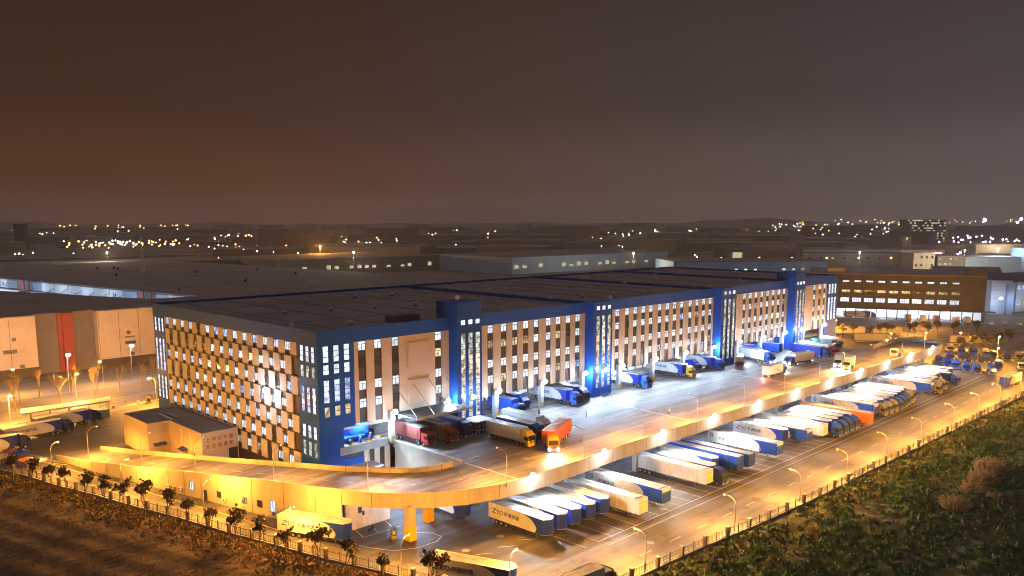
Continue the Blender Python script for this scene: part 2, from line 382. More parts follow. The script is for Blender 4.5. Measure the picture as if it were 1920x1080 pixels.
# low growth on the right field and rough grass along the left fence: one uncountable mass each
def tufts(name, pts, hmin, hmax, mts, blades=5, spread=.5):
    mb_ = MB(); rnd = random.Random(3)
    for (x, y, z, s, mi_) in pts:
        for k in range(blades):
            a = rnd.uniform(0, 2 * PI); h = rnd.uniform(hmin, hmax) * s; wd = h * .45; r = rnd.uniform(0, spread) * s
            cx = x + r * math.cos(a * 3); cy = y + r * math.sin(a * 3); tx = rnd.uniform(-.5, .5) * h; ty = rnd.uniform(-.5, .5) * h
            dx = math.cos(a) * wd; dy = math.sin(a) * wd
            mb_.add([(cx - dx, cy - dy, z), (cx + dx, cy + dy, z), (cx + tx + dx * .3, cy + ty + dy * .3, z + h)], [(0, 1, 2)], mts[mi_])
    return tag(mb_.build(name), kind='stuff')
pts = []; rnd = random.Random(11)
for i in range(34000):
    x = 96 + (rnd.random() ** .8) * 300; y = fright(x) - .8 - rnd.random() * (62 if x > 130 else 40)
    if y > 68.5 * x / 96 or math.hypot(x, y) < 95: continue
    d = mn.noise(Vector((x * .06, y * .09, 2))); 
    if d < -.18 and rnd.random() < .75: continue
    if x * .5 > y * 1.55 + 35 and rnd.random() < .5: continue
    near = (fright(x) - y) < 7
    pts.append((x, y, zg(x, y) - .1, rnd.uniform(.7, 1.5), 1 if (near and rnd.random() < .6) or mn.noise(Vector((x * .2, y * .2, 9))) > .3 else 0))
tag(tufts('ground_cover', pts, .25, .7, ['grass_g', 'grass_b'], 4), 'low green weeds and dry growth covering the dark field outside the right fence', 'ground cover')
pts = []
for i in range(5200):
    y = 82 + rnd.random() * 130; x = fleft(y) - .8 - abs(rnd.gauss(0, 3.5))
    pts.append((x, y, zs(x, y) - .05, rnd.uniform(.5, 1.1), 1 if rnd.random() < .65 else 0))
for i in range(6500):
    y = 95 + rnd.random() * 115; x = fleft(y) - 6 - rnd.random() * 30
    pts.append((x, y, zs(x, y) - .05, rnd.uniform(.2, .55), 1))
tag(tufts('rough_grass', pts, .2, .6, ['grass_b', 'grass_dry'], 4), 'dry orange lit grass growing along the outside of the left fence', 'grass')

# ------------------------------------------------------------------ main warehouse
WH = empty('sorting_warehouse', (90.4, 148, 0), 0, 'long five storey warehouse with cobalt blue parapet, blue stair towers and beige piers', 'warehouse')
def P(mb, name, parent=WH):  # parts are built in world coordinates then moved into the parent's frame
    o = mb.build(name, parent); o.location = (-parent.location.x, -parent.location.y, -parent.location.z); return o
X0, X1, Y0, Y1, ZR = 90.4, 343.8, 148., 233., 35.
mb = MB()
mb.bx(X0 + .25, Y0 + .25, 13.6, X1 - .25, Y1 - .25, 34.1, 'brown_dark')
mb.bx(X0 + .25, Y0 + 12, 0, X1 - .25, Y1 - .25, 13.58, 'brown_dark')
mb.bx(X0 + .25, Y0 + .25, 0, 96.4, Y0 + 11.98, 13.58, 'brown_dark')
P(mb, 'wall')
mb = MB(); mb.bx(X0 + .3, Y0 + .3, 34.12, X1 - .3, Y1 - .3, 34.3, 'roof_dark'); P(mb, 'roof')
mb = MB()
zb = 31.9
mb.bx(X0, Y0, zb, X1, Y0 + .22, ZR, 'blue_wall'); mb.bx(X0, Y1 - .22, zb, X1, Y1, ZR, 'blue_wall')
mb.bx(X0, Y0 + .22, zb, X0 + .22, Y1 - .22, ZR, 'blue_wall'); mb.bx(X1 - .22, Y0 + .22, zb, X1, Y1 - .22, ZR, 'blue_wall')
P(mb, 'parapet')
mb = MB()
for k in range(3): mb.bx(X0 + .4, Y0 + 21 + k * 21, 34.3, X1 - .4, Y0 + 21.3 + k * 21, 34.36, 'grey_wall')
for k in range(20): mb.bx(X0 + 8 + k * 12.4, Y0 + .4, 34.3, X0 + 8.15 + k * 12.4, Y1 - .4, 34.38, 'brown_dark')
P(mb, 'roof_seam')
for k in range(26):
    xx = X0 + 14 + (k * 37.3) % 236; yy = Y0 + 8 + (k * 23.7) % 70
    mb = MB(); mb.cyl((xx, yy, 34.3), (xx, yy, 35.1), .5, n=8, mt='steel'); mb.cyl((xx, yy, 35.1), (xx, yy, 35.4), .8, .3, 8, 'steel'); P(mb, 'roof_vent')
for x in (177.2, 245., 299.):
    mb = MB(); mb.bx(x - .3, Y0 + .3, 34.3, x + .3, Y1 - .3, 35.2, 'blue_wall'); P(mb, 'fire_wall')
# beige piers of the long front
mb = MB()
def piers(cols, xa, xb, w_=2.05):
    xs = [xa] + [v for c in cols for v in (c - w_ / 2, c + w_ / 2)] + [xb]
    for a, b in zip(xs[::2], xs[1::2]):
        if b - a > .1: mb.bx(a, Y0, 13.6, b, Y0 + .24, zb, 'beige')
S1 = [101.7, 105.9, 110.7, 123.3]; S2 = [140.3, 145, 149.1, 153.1, 157.1, 161.9, 165.9, 169.9, 174.]
S3 = [192, 196.7, 200.8, 204.9, 208.9, 213.6, 217.7, 221.8, 225.9, 230.8, 234.8, 238.9, 243.]
S4 = [265.8, 270, 274.1, 278.3, 282.7, 287.2, 291.4, 295.6]; S5 = [321.7, 326.6, 331.]
for S_, a_, b_ in ((S1, 99.6, 126.6), (S2, 134.6, 177.2), (S3, 185.8, 245.1), (S4, 254.9, 298.6), (S5, 307.1, 333.)):
    mb = MB(); piers(S_, a_, b_); P(mb, 'front_cladding')
mb = MB()   # raised beige panels on the blank bay
mb.bx(114, Y0 - .25, 24.6, 120.2, Y0, 30.3, 'beige'); mb.bx(114.3, Y0 - .32, 24.9, 119.9, Y0 - .25, 30., 'beige')
mb.bx(114, Y0 - .25, 15.9, 120.2, Y0, 21.6, 'beige'); mb.bx(114.3, Y0 - .32, 16.2, 119.9, Y0 - .25, 21.3, 'beige')
P(mb, 'raised_panel')
mb = MB()   # blue corners
mb.bx(X0, Y0, 0, 96.5, Y0 + .24, zb, 'blue_wall'); mb.bx(96.5, Y0, 13.4, 99.6, Y0 + .24, zb, 'blue_wall'); mb.bx(96.5, Y0, 0, 101.4, Y0 + .24, 6.3, 'blue_wall')
mb.bx(X0, Y0 + .24, 0, X0 + .24, 155.6, zb, 'blue_wall'); P(mb, 'blue_corner')
mb = MB(); mb.bx(X0, 225.2, 0, X0 + .24, Y1 - .24, zb, 'blue_wall'); P(mb, 'blue_corner')
mb = MB(); mb.bx(333., Y0, 8, X1, Y0 + .24, zb, 'blue_wall'); P(mb, 'blue_corner')
# checkered gable
rows = [(31.9, 28.9), (28.65, 24.5), (24.25, 20.4), (20.15, 16.), (15.75, 11.9), (11.65, 7.8), (7.55, 3.2)]
mb = MB(); mb2 = MB(); wl = []
for r, (za, zc) in enumerate(rows):
    off = 0 if r % 2 == 0 else 2.45
    y = 156 + off
    while y < 225:
        ya = min(y + 2.75, 225.0)
        if ya - y > .3: mb.bx(X0 - .05, y, zc, X0 + .24, ya, za, 'gable_panel')
        y2 = y + 4.9
        if y2 - .1 < 225: wl.append((r, (ya + y2) / 2, za))
        y = y2
    mb2.bx(X0 - .16, 155.7, zc - .24, X0 + .24, 225.1, zc - .01, 'brown_dark')
P(mb, 'side_panel'); P(mb2, 'side_ledge')
# windows
def win_mesh(wd, h, glass_m, mull=1, trans=True, frame='frame_dark'):
    m_ = MB(); t = .09
    m_.bx(-wd / 2, -.02, 0, wd / 2, .02, h, glass_m)
    m_.bx(-wd / 2, -.08, 0, wd / 2, -.02, t, frame); m_.bx(-wd / 2, -.08, h - t, wd / 2, -.02, h, frame)
    m_.bx(-wd / 2, -.08, t, -wd / 2 + t, -.02, h - t, frame); m_.bx(wd / 2 - t, -.08, t, wd / 2, -.02, h - t, frame)
    tz = h * .7 if trans else h - t
    if trans: m_.bx(-wd / 2 + t, -.07, tz - .06, wd / 2 - t, -.02, tz + .06, frame)
    for i in range(mull):
        x = -wd / 2 + wd * (i + 1) / (mull + 1); m_.bx(x - .06, -.07, t, x + .06, -.02, tz - .06, frame)
    return m_.mesh('window')
WM = {k: win_mesh(1.9, 2.05, k) for k in ('win_white', 'win_blue', 'win_warm', 'win_off')}
WS = {k: win_mesh(2.05, 1.85, k, 2, False) for k in ('win_white', 'win_blue', 'win_warm', 'win_off')}
wins = []   # (location, rotation, mesh)
rnd = random.Random(5)
for ci, xs in enumerate((S1, S2, S3, S4, S5)):
    for x in xs:
        for ri, z in enumerate((29.8, 25.9, 21., 17.)):
            k = rnd.random()
            kind = 'win_white'
            if ri in (1, 3): kind = 'win_off' if k < .12 else ('win_warm' if k < .3 else ('win_blue' if k < .42 else 'win_white'))
            if ci == 0 and ri == 1 and x < 112: kind = 'win_off'
            wins.append(((x, Y0 + .13, z), 0, WM[kind]))
for r, y, za in wl:
    if y > 224.6 or y < 156.4: continue
    k = rnd.random(); kind = 'win_white' if k < .68 else ('win_blue' if k < .8 else ('win_warm' if k < .87 else 'win_off'))
    if r == 1 and y > 200: kind = 'win_off'
    if r == 3 and y > 210: kind = 'win_off'
    wins.append(((X0 + .13, y, za - (2.05 if r == 0 else 3.25)), -PI / 2, WS[kind]))
slot = {}
def slot_mesh(wd, h, g):
    k = (wd, h, g)
    if k in slot: return slot[k]
    m_ = MB(); m_.bx(-wd / 2, -.02, 0, wd / 2, .02, h, g); n = max(1, round(h / 1.3))
    for i in range(n + 1):
        z = h * i / n; m_.bx(-wd / 2, -.09, max(0, z - .06), wd / 2, -.02, min(h, z + .06), 'frame_dark')
    slot[k] = m_.mesh('slot_window'); return slot[k]
slots = []
for x in (92.5, 95.1, 97.7):
    for za, zc, g in ((28.2, 31.7, 'win_white'), (25.6, 27.7, 'win_white'), (19.5, 24.4, 'win_blue'), (16.4, 18.6, 'win_warm')): slots.append(((x, Y0 - .04, za), 0, slot_mesh(1.2, round(zc - za, 1), g)))
for y in (153.9, 151.7, 149.5):
    for za, zc, g in ((28.2, 31.6, 'win_white'), (24.8, 27.4, 'win_stair'), (17.2, 22.8, 'win_blue'), (11.6, 14.4, 'win_white'), (7.6, 10.8, 'win_stair')): slots.append(((X0 - .04, y, za), -PI / 2, slot_mesh(1., round(zc - za, 1), g)))
for y in (231.2, 228.8, 226.6):
    for za, zc, g in ((27.5, 31.2, 'win_white'), (16.5, 25.4, 'win_blue'), (8.5, 15., 'win_white')): slots.append(((X0 - .04, y, za), -PI / 2, slot_mesh(.8, round(zc - za, 1), g)))
for x in (335.6, 338.4, 341.2):
    for za, zc, g in ((27.4, 31.4, 'win_white'), (16.4, 25.8, 'win_white')): slots.append(((x, Y0 - .04, za), 0, slot_mesh(1.3, round(zc - za, 1), g)))
wins.sort(key=lambda t: math.dist(t[0], (0, 0, 58)))
def rel(p, par=WH): return tuple(a - b for a, b in zip(p, par.location))
for l, rz, me in wins[:96]: obj('window', me, WH, rel(l), rz)
mb = MB()
for l, rz, me in wins[96:]:
    M_ = Matrix.Translation(l) @ Matrix.Rotation(rz, 4, 'Z')
    for p in me.polygons: mb.add([M_ @ me.vertices[i].co for i in p.vertices], [tuple(range(len(p.vertices)))], me.materials[p.material_index].name)
tag(P(mb, 'distant_windows'), kind='stuff')
for l, rz, me in slots: obj('slot_window', me, WH, rel(l), rz)
# stair towers
for (xa, xb, top, back, lit) in ((126.6, 134.6, 38.6, 152.5, 'win_stair'), (177.3, 185.8, 35.05, 148.2, 'win_stair'), (245.2, 254.9, 35.05, 148.2, 'win_stair'), (298.7, 307.1, 38., 153, 'win_stair')):
    mb = MB(); zt = 8.02
    mb.bx(xa, 145, zt, xb, back, top, 'blue_wall')
    t = P(mb, 'stair_tower')
    c = (xa + xb) / 2; s_ = (xb - xa) / 8.
    for k in (-1, 0, 1):
        x = c + k * 2.35 * s_ + .25
        m2 = slot_mesh(1.25, 20.6, lit); o = obj('stair_window', m2, t, (x, 144.96, 10.6))
        m3 = slot_mesh(1.25, 1.2, 'win_white'); o = obj('stair_window', m3, t, (x, 144.96, 33.2 if top > 36 else 32.8))
# dock level under the long front: open bays between columns, lit inside
mb = MB(); mb.bx(96.45, Y0 + .25, 7.2, X1 - .3, Y0 + 11.9, 7.99, 'deck_concrete'); mb.bx(110, Y0 + 8, 8, X1 - .3, Y0 + 11.9, 9.2, 'concrete'); P(mb, 'dock_floor')
mb = MB()
x = 111.5
while x < 340:
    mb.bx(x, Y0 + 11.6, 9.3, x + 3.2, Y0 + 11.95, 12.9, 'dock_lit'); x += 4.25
P(mb, 'dock_door')
mb = MB(); mb.bx(95.4, Y0 - .1, 7.3, 108.2, Y0 + .25, 9.05, 'concrete'); mb.bx(96.4, Y0 + .0, 12.9, 110, Y0 + .25, 13.4, 'frame_white')
P(mb, 'loading_sill')
mb = MB(); mb.bx(96.5, Y0 + .26, 0, 109., Y0 + 11.9, 7.15, 'brown_dark'); P(mb, 'lower_wall')
mb = MB()
for xx in (101.6, 104.4, 107.2): mb.bx(xx, Y0, 0, xx + 1.4, Y0 + .25, 7.28, 'beige')
P(mb, 'lower_pier')
for x in [108.9] + [124.6 + 17 * i for i in range(13)]:
    if x > 342: break
    mb = MB(); mb.bx(x - .55, Y0 - 1., 8., x + .55, Y0 + .2, 15.3, 'white_paint'); mb.bx(x - .62, Y0 - 1.08, 8., x + .62, Y0 - 1., 9.4, 'line_yellow'); P(mb, 'dock_column')
# sorting floor seen through the open corner
mb = MB(); mb.bx(98, Y0 + 9, 8, 109, Y0 + 11.5, 11, 'poster_blue'); mb.bx(99, Y0 + 5, 8.4, 106, Y0 + 7, 9.3, 'blue_wall'); mb.bx(103, Y0 + 6, 9.4, 107, Y0 + 8, 12.3, 'blue_light')
for k in range(14): mb.bx(97.4 + k * .85, Y0 + 3 + (k % 3), 8, 97.9 + k * .85, Y0 + 3.5 + (k % 3), 8.6 + (k % 4) * .25, ['white_paint', 'orange_paint', 'blue_light', 'grey_paint'][k % 4])
P(mb, 'sorting_line')
mb = MB(); mb.bx(96.5, Y0 + 11.7, 8.02, 109.8, Y0 + 11.95, 13.5, 'blue_white'); P(mb, 'inner_wall')
mb = MB()
for z in (8.5, 9.1): mb.bx(96.7, Y0 + .5, z, 108.2, Y0 + .58, z + .1, 'yellow_paint')
for k in range(6): mb.bx(96.8 + k * 2.2, Y0 + .5, 8, 96.9 + k * 2.2, Y0 + .6, 9.1, 'yellow_paint')
P(mb, 'guard_rail')
for x in (100, 105): light((x, Y0 + 5, 12.7), 3200, LED, 'POINT', .5)
for i in range(12):
    light((118 + 19 * i, Y0 + 5, 12.8), 1500, LED, 'POINT', .5, name='dock_light')
# entrance canopy with tie rods
mb = MB(); mb.bx(109.8, 139.8, 14.2, 126.3, Y0 - .02, 14.5, 'frame_dark'); mb.bx(109.8, 139.5, 14.05, 126.3, 139.8, 14.65, 'steel'); t = P(mb, 'canopy')
mb = MB()
for x in (110.6, 115.6, 120.6, 125.6): mb.cyl((x, 140.5, 14.6), (x, Y0, 20.5), .09, n=5, mt='steel')
P(mb, 'tie_rod')
mb = MB(); mb.bx(96.8, 143.4, 4.4, 103.5, Y0 - .02, 4.7, 'roof_dark'); P(mb, 'low_canopy')
# roof plant
def roof_unit(x, y, sx, sy, h, nm, mt, label):
    mb_ = MB(); mb_.bx(-sx / 2, -sy / 2, 0, sx / 2, sy / 2, h, mt); mb_.bx(-sx / 2 - .1, -sy / 2 - .1, h, sx / 2 + .1, sy / 2 + .1, h + .12, 'frame_dark')
    for k in range(3): mb_.bx(-sx / 2 + .3, -sy / 2 - .05, h * (.2 + .25 * k), sx / 2 - .3, -sy / 2, h * (.3 + .25 * k), 'frame_dark')
    return tag(mb_.build(nm, None, (x, y, 34.3)), label, 'roof unit')
roof_unit(117.5, 154, 8, 3, 1.4, 'roof_plant', 'grey_wall', 'low dark plant box on the warehouse roof left of the first stair tower')
def dish(x, y, z, label):
    mb_ = MB(); mb_.cyl((0, 0, 0), (0, 0, .9), .06, mt='steel'); mb_.cyl((0, 0, .9), (-.35, -.35, 1.1), .15, .6, 12, 'white_paint')
    tag(mb_.build('satellite_dish', None, (x, y, z)), label, 'satellite dish')
dish(92.2, 160.5, 34.3, 'small white satellite dish on the warehouse roof near its nearest corner')
dish(128.6, 147, 38.6, 'small white satellite dish on top of the first blue stair tower')
dish(191, 150, 34.3, 'small white satellite dish behind the parapet right of the second stair tower')
# facade floodlights on the dock columns
FX = [124.6 + 17 * i for i in range(13)]
def floodlight(loc, label, group, rz=0, s=1.):
    def mk():
        e = empty('floodlight', (0, 0, 0), 0, label, 'floodlight')
        m_ = MB(); m_.bx(-.05, -.05, -.9, .05, .35, -.8, 'steel'); m_.bx(-.06, -.06, -.9, .06, .06, -.3, 'steel'); m_.build('bracket', e)
        m_ = MB(); m_.extr([(-.5, -.15), (.5, -.15), (.4, .35), (-.4, .35)], -.35, .1, 'frame_dark'); m_.build('housing', e)
        m_ = MB(); m_.ball((0, -.5, .05), .55 * s, 'led_bulb', 10, 6); m_.build('lamp', e); return e
    return place('flood%g' % s, mk, loc, rz, label, group)
for i, x in enumerate([108.9] + FX[:]):
    if x > 342: break
    floodlight((x, Y0 - 1.5, 15.2), 'white floodlight on the %s dock column from the near end of the warehouse front' % ORD[i], 'floodlights along the warehouse front')
    light((x, Y0 - 2.6, 15.), 2600 if i else 2400, LED, 'POINT', .35, name='floodlight_light')
    light((x, Y0 - 2.8, 15.1), 8500 if i else 12000, LED, 'SPOT', .35, 150, (x, Y0 - 24, 8), name='floodlight_beam')
for i, x in enumerate((130.6, 182, 303)):
    floodlight((x, 144.3, 15.6), 'white floodlight on the foot of the %s stair tower' % ['first', 'second', 'fourth'][i], 'floodlights along the warehouse front')
    light((x, 142.4, 15.4), 2200 if x > 140 else 900, LED, 'POINT', .35, name='floodlight_light')
floodlight((89.5, 168, 19.8), 'white floodlight halfway up the checkered side wall of the warehouse', 'floodlights along the warehouse front', -PI / 2)
light((87.4, 168, 19.8), 1800, LED, 'POINT', .35, name='floodlight_light')

# ------------------------------------------------------------------ elevated truck yard
DK = empty('elevated_truck_yard', (110, 107, 0), 0, 'raised concrete truck yard on columns in front of the blue warehouse', 'elevated yard')
edge = [(109.5, 105.7), (123, 106), (140, 106.8), (160, 107), (346, 107), (353, 108.5), (357, 112.5), (357, 118), (352, 125), (324, 124), (319, 130), (318, 147.9)]
mb = MB(); mb.prism(edge + [(109.5, 147.9)], 6.6, 8., 'concrete', 'deck_concrete'); P(mb, 'deck_slab', DK)
def wall_along(mb_, path, z0, z1, th, mt, side=1):
    """wall following a path of (x,y[,z]) with butt joints"""
    n = len(path); L = []; Rr = []
    for i, p in enumerate(path):
        a = Vector(path[max(0, i - 1)][:2]); b = Vector(path[min(n - 1, i + 1)][:2]); d = (b - a).normalized(); nn = Vector((-d.y, d.x)) * th * side
        L.append(Vector(p[:2])); Rr.append(Vector(p[:2]) + nn)
    vs = []; fs = []
    for i, p in enumerate(path):
        zo = p[2] if len(p) > 2 else 0
        za = z0(zo) if callable(z0) else z0 + zo; zc = z1(zo) if callable(z1) else z1 + zo
        vs += [(*L[i], za), (*Rr[i], za), (*Rr[i], zc), (*L[i], zc)]
    for i in range(n - 1):
        a = i * 4; b = a + 4
        fs += [(a, b, b + 3, a + 3), (a + 1, a + 2, b + 2, b + 1), (a + 3, b + 3, b + 2, a + 2), (a, a + 1, b + 1, b)]
    fs += [(0, 3, 2, 1), (4 * n - 4, 4 * n - 3, 4 * n - 2, 4 * n - 1)]
    mb_.add(vs, fs, mt)
mb = MB(); wall_along(mb, edge[:8], 6.0, 9.05, .35, 'concrete', -1); P(mb, 'edge_wall', DK)
mb = MB()
for k in range(56):
    x = 112 + k * 4.2; yy = (106 if x < 123 else 106 + .8 * (x - 123) / 17 if x < 140 else 106.8 + .2 * (x - 140) / 20 if x < 160 else 107) - .36
    mb.bx(x - .03, yy, 6.02, x + .03, yy + .02, 9.03, 'brown_dark')
P(mb, 'wall_joint', DK)
mb = MB(); wall_along(mb, edge[7:10], 6.6, 9.6, .35, 'parapet_cream', -1); P(mb, 'end_wall', DK)
mb = MB(); mb.bx(109.2, 124, 0, 109.48, 146.9, 8.25, 'parapet_cream'); mb.bx(109.1, 124, 8.25, 109.6, 146.9, 8.5, 'white_paint'); P(mb, 'retaining_wall', DK)
for i in range(14):
    mb = MB(); x = 117 + 17 * i; mb.bx(x - .6, 109.6, 0, x + .6, 110.8, 6.6, 'concrete'); P(mb, 'column', DK)
mb = MB(); mb.bx(109.6, 121, 0, 340, 121.3, 6.6, 'blue_white'); mb.bx(109.6, 118.5, 0, 340, 121, 1.2, 'concrete')
for i in range(52): mb.bx(112 + i * 4.3, 120.9, 1.3, 115 + i * 4.3, 121, 4.6, 'blue_light' if i % 3 else 'white_paint')
P(mb, 'lower_dock', DK)
mb = MB()
for (a, b) in (((176.2, 142.8), (173.8, 108)), ((109.6, 123.6), (109.9, 106.6)), ((238, 142), (236, 108)), ((300, 140), (298, 108))):
    strip_line(mb, a, b, .45, 8.012, 'white_paint')
for i in range(24): strip_line(mb, (112 + i * 9.2, 116.2), (115.4 + i * 9.2, 116.2), .16, 8.008, 'line')
for i in range(24): strip_line(mb, (112 + i * 9.2, 125.2), (115.4 + i * 9.2, 125.2), .16, 8.008, 'line')
strip_line(mb, (124, 134.6), (316, 134.2), .14, 8.008, 'line')
for i in range(44): strip_line(mb, (140 + i * 4, 135), (140 + i * 4, 144.6), .12, 8.010, 'line')
P(mb, 'deck_marking', DK)
for i in range(10):
    light((117 + 23 * i, 115.5, 6.2), 2400, LED, 'POINT', .4, name='dock_light')
light((96, 122, 6.), 2600, LED, 'POINT', .4, name='dock_light')
light((103, 141, 5.6), 1500, LED, 'POINT', .4, name='dock_light')

# ramp up from the left
OUT = [(58.6, 216, .1), (61.7, 200, 1.3), (65.7, 183.5, 2.8), (68.4, 173, 3.8), (71.1, 163, 4.7), (74.8, 148, 6.1), (77, 139.5, 6.8), (79.2, 131.5, 7.3), (81, 125.5, 7.7), (83.6, 119.8, 7.9), (87, 115.2, 8), (91.5, 111.4, 8), (97, 108.4, 8), (103, 106.5, 8), (109.5, 105.7, 8)]
INN = [(68.6, 216, .3), (72, 202.5, 1.4), (76.4, 186, 2.9), (79, 176, 3.8), (81.5, 166.5, 4.7), (86, 151.5, 6.1), (88.2, 145, 6.6), (90.4, 138.5, 7.1), (92.3, 133.6, 7.6), (94.6, 129.2, 7.9), (97.2, 126.2, 8), (100.2, 124.4, 8), (103.4, 123.6, 8), (106.4, 123.4, 8), (109.5, 123.4, 8)]
RP = empty('access_ramp', (60, 215, 0), 0, 'curved concrete ramp with cream side walls climbing from left to the raised yard', 'ramp')
vs = []; fs = []
for o_, i_ in zip(OUT, INN): vs += [o_, i_]
for k in range(len(OUT) - 1): a = 2 * k; fs.append((a, a + 1, a + 3, a + 2))
mb = MB(); mb.add(vs, fs, 'deck_concrete'); P(mb, 'ramp_surface', RP)
def under(z): return max(z - 1.35, -.05)
nS = 8
mb = MB(); wall_along(mb, OUT[:nS + 1], lambda z: -.05, lambda z: z + 1.02, -.3, 'parapet_cream'); wall_along(mb, OUT[nS:], lambda z: z - 1.9, lambda z: z + 1.02, -.3, 'parapet_cream'); P(mb, 'outer_wall', RP)
mb = MB(); wall_along(mb, INN[:nS + 1], lambda z: -.05, lambda z: z + 1.05, .3, 'parapet_cream'); wall_along(mb, INN[nS:14], lambda z: z - 1.9, lambda z: z + 1.05, .3, 'parapet_cream'); P(mb, 'inner_wall', RP)
mb = MB()
for k in range(nS, len(OUT) - 1):
    a, b, c, d = OUT[k], INN[k], INN[k + 1], OUT[k + 1]
    mb.add([(p[0], p[1], p[2] - 1.4) for p in (a, b, c, d)] + [(p[0], p[1], p[2] - .02) for p in (a, b, c, d)], [(0, 3, 2, 1), (4, 5, 6, 7), (0, 1, 5, 4), (1, 2, 6, 5), (2, 3, 7, 6), (3, 0, 4, 7)], 'concrete')
P(mb, 'ramp_slab', RP)
mb = MB(); mb.bx(81.8, 125.8, 0, 92, 126.1, 6.2, 'white_paint'); mb.bx(87.2, 125.72, 3.6, 88, 125.8, 4.9, 'blue_logo'); mb.bx(84.6, 125.72, 3, 85.4, 125.8, 4.2, 'blue_logo'); mb.bx(85.5, 125.72, 2.4, 86, 125.8, 3.2, 'blue_logo'); P(mb, 'end_wall', RP)
for (x, y) in ((88.1, 114.4), (96.5, 119.5)):
    mb = MB(); mb.bx(x - .75, y - .75, 0, x + .75, y + .75, 6.6, 'parapet_cream'); mb.bx(x - .8, y - .8, 0, x + .8, y + .8, 2.6, 'yellow_paint'); P(mb, 'ramp_column', RP)
def ow(y):
    for a, b in zip(OUT, OUT[1:]):
        if b[1] <= y <= a[1]:
            t = (a[1] - y) / (a[1] - b[1]); return a[0] + (b[0] - a[0]) * t, math.atan2(b[1] - a[1], b[0] - a[0])
for y, z, wd, h, g in ((165.6, 1.5, 1.1, 1.9, 'win_white'), (161.5, 0.02, 1., 2.3, 'frame_dark'), (157.4, 1.4, 1.3, 1.3, 'win_off'), (150., 1.5, 1.4, 1.4, 'win_warm'), (145.8, 1.6, 1.3, 1.4, 'win_off'), (142.2, 1.2, 1.5, 2.4, 'win_white')):
    x, a = ow(y); m_ = win_mesh(wd, h, g, 1, False, 'frame_dark' if g != 'frame_dark' else 'brown_dark')
    obj('door' if z < .1 else 'window', m_, RP, (x - .36 - RP.location.x, y - RP.location.y, z), a)
for y in (173, 171.6, 169.3, 155.8):
    x, a = ow(y); mb = MB(); mb.bx(-.45, -.35, 0, .45, 0, .6, 'white_paint'); mb.cyl((0, -.35, .3), (0, -.37, .3), .22, mt='frame_dark')
    obj('air_conditioner', mb.mesh('air_conditioner'), RP, (x - .33 - RP.location.x, y - RP.location.y, .9), a)
mb = MB()
for k in range(len(OUT) - 1):
    for t_ in (.3, .8):
        a = Vector(OUT[k]).lerp(Vector(INN[k]), .5); b = Vector(OUT[k + 1]).lerp(Vector(INN[k + 1]), .5)
        p = a.lerp(b, t_ - .1); q = a.lerp(b, t_ + .1); p.z += .03; q.z += .03; n = Vector((-(q - p).y, (q - p).x, 0)).normalized() * .09
        mb.add([p - n, q - n, q + n, p + n], [(0, 1, 2, 3)], 'line')
P(mb, 'lane_marking', RP)
mb = MB()
for (path, sd) in ((OUT, -1), (INN, 1)):
    for a, b in zip(path, path[1:]):
        d = Vector((b[0] - a[0], b[1] - a[1])); n_ = max(1, round(d.length / 6))
        for k in range(n_):
            t = k / n_; x = a[0] + d.x * t; y = a[1] + d.y * t; z = a[2] + (b[2] - a[2]) * t; nn = Vector((-d.y, d.x)).normalized() * (.31 * sd)
            if sd < 0: mb.cyl((x + nn.x, y + nn.y, z - (1.8 if z > 7.4 else z)), (x + nn.x, y + nn.y, z + 1.02), .035, n=4, mt='brown_dark', cap=False)
            else: mb.cyl((x - nn.x * .04, y - nn.y * .04, z), (x - nn.x * .04, y - nn.y * .04, z + 1.05), .035, n=4, mt='brown_dark', cap=False)
P(mb, 'wall_joint', RP)

# gatehouse hall beside the gable
AN = empty('gate_hall', (75.7, 203, 0), 0, 'flat roofed beige hall with dark roof and Chinese lettering beside the ramp', 'building')
poly = [(75.7, 219), (75.7, 203), (81, 203), (81, 184.5), (90.1, 184.5), (90.1, 219)][::-1]
mb = MB(); mb.prism(poly, 0, 7.6, 'beige', 'roof_dark'); P(mb, 'wall', AN)
mb = MB(); ring = poly + poly[:1]; wall_along(mb, [p for p in ring], 7.6, 8.15, -.25, 'beige'); P(mb, 'parapet', AN)
mb = MB(); mb.bx(82.2, 205, 7.62, 82.8, 213, 8, 'white_paint'); mb.bx(84, 205.5, 7.62, 84.4, 212, 8., 'steel'); P(mb, 'skylight', AN)
for (x, y, a) in ((80.95, 194, -PI / 2), (78.3, 202.95, 0)):
    mb = MB(); mb.extr([(0, 0), (0, .12), (1.3, -.35), (1.3, -.45)], -1.6, 1.6, 'blue_logo'); o = mb.build('awning', AN, (x - AN.location.x, y - AN.location.y, 2.9), a - PI / 2 if a == 0 else PI)
mb = MB(); mb.bx(87.6, 184.4, .02, 89.8, 184.5, 3.4, 'frame_dark'); P(mb, 'gate', AN)
mb = MB()
for p in ((81, 184.4), (80.9, 195.5), (80.9, 190)): mb.cyl((*p, 0), (*p, 7.5), .12, n=6, mt='frame_white')
P(mb, 'drain_pipe', AN)
for i, ch in enumerate('上海行千里'): text('lettering', ch, 1.15, 'maroon', AN, (81.9 + i * 1.45 - 75.7, 184.44 - 203, 5.9), (PI / 2, 0, 0))
for i, ch in enumerate('无论送谁家'): text('lettering', ch, 1.15, 'maroon', AN, (81.9 + i * 1.45 - 75.7, 184.44 - 203, 4.3), (PI / 2, 0, 0))

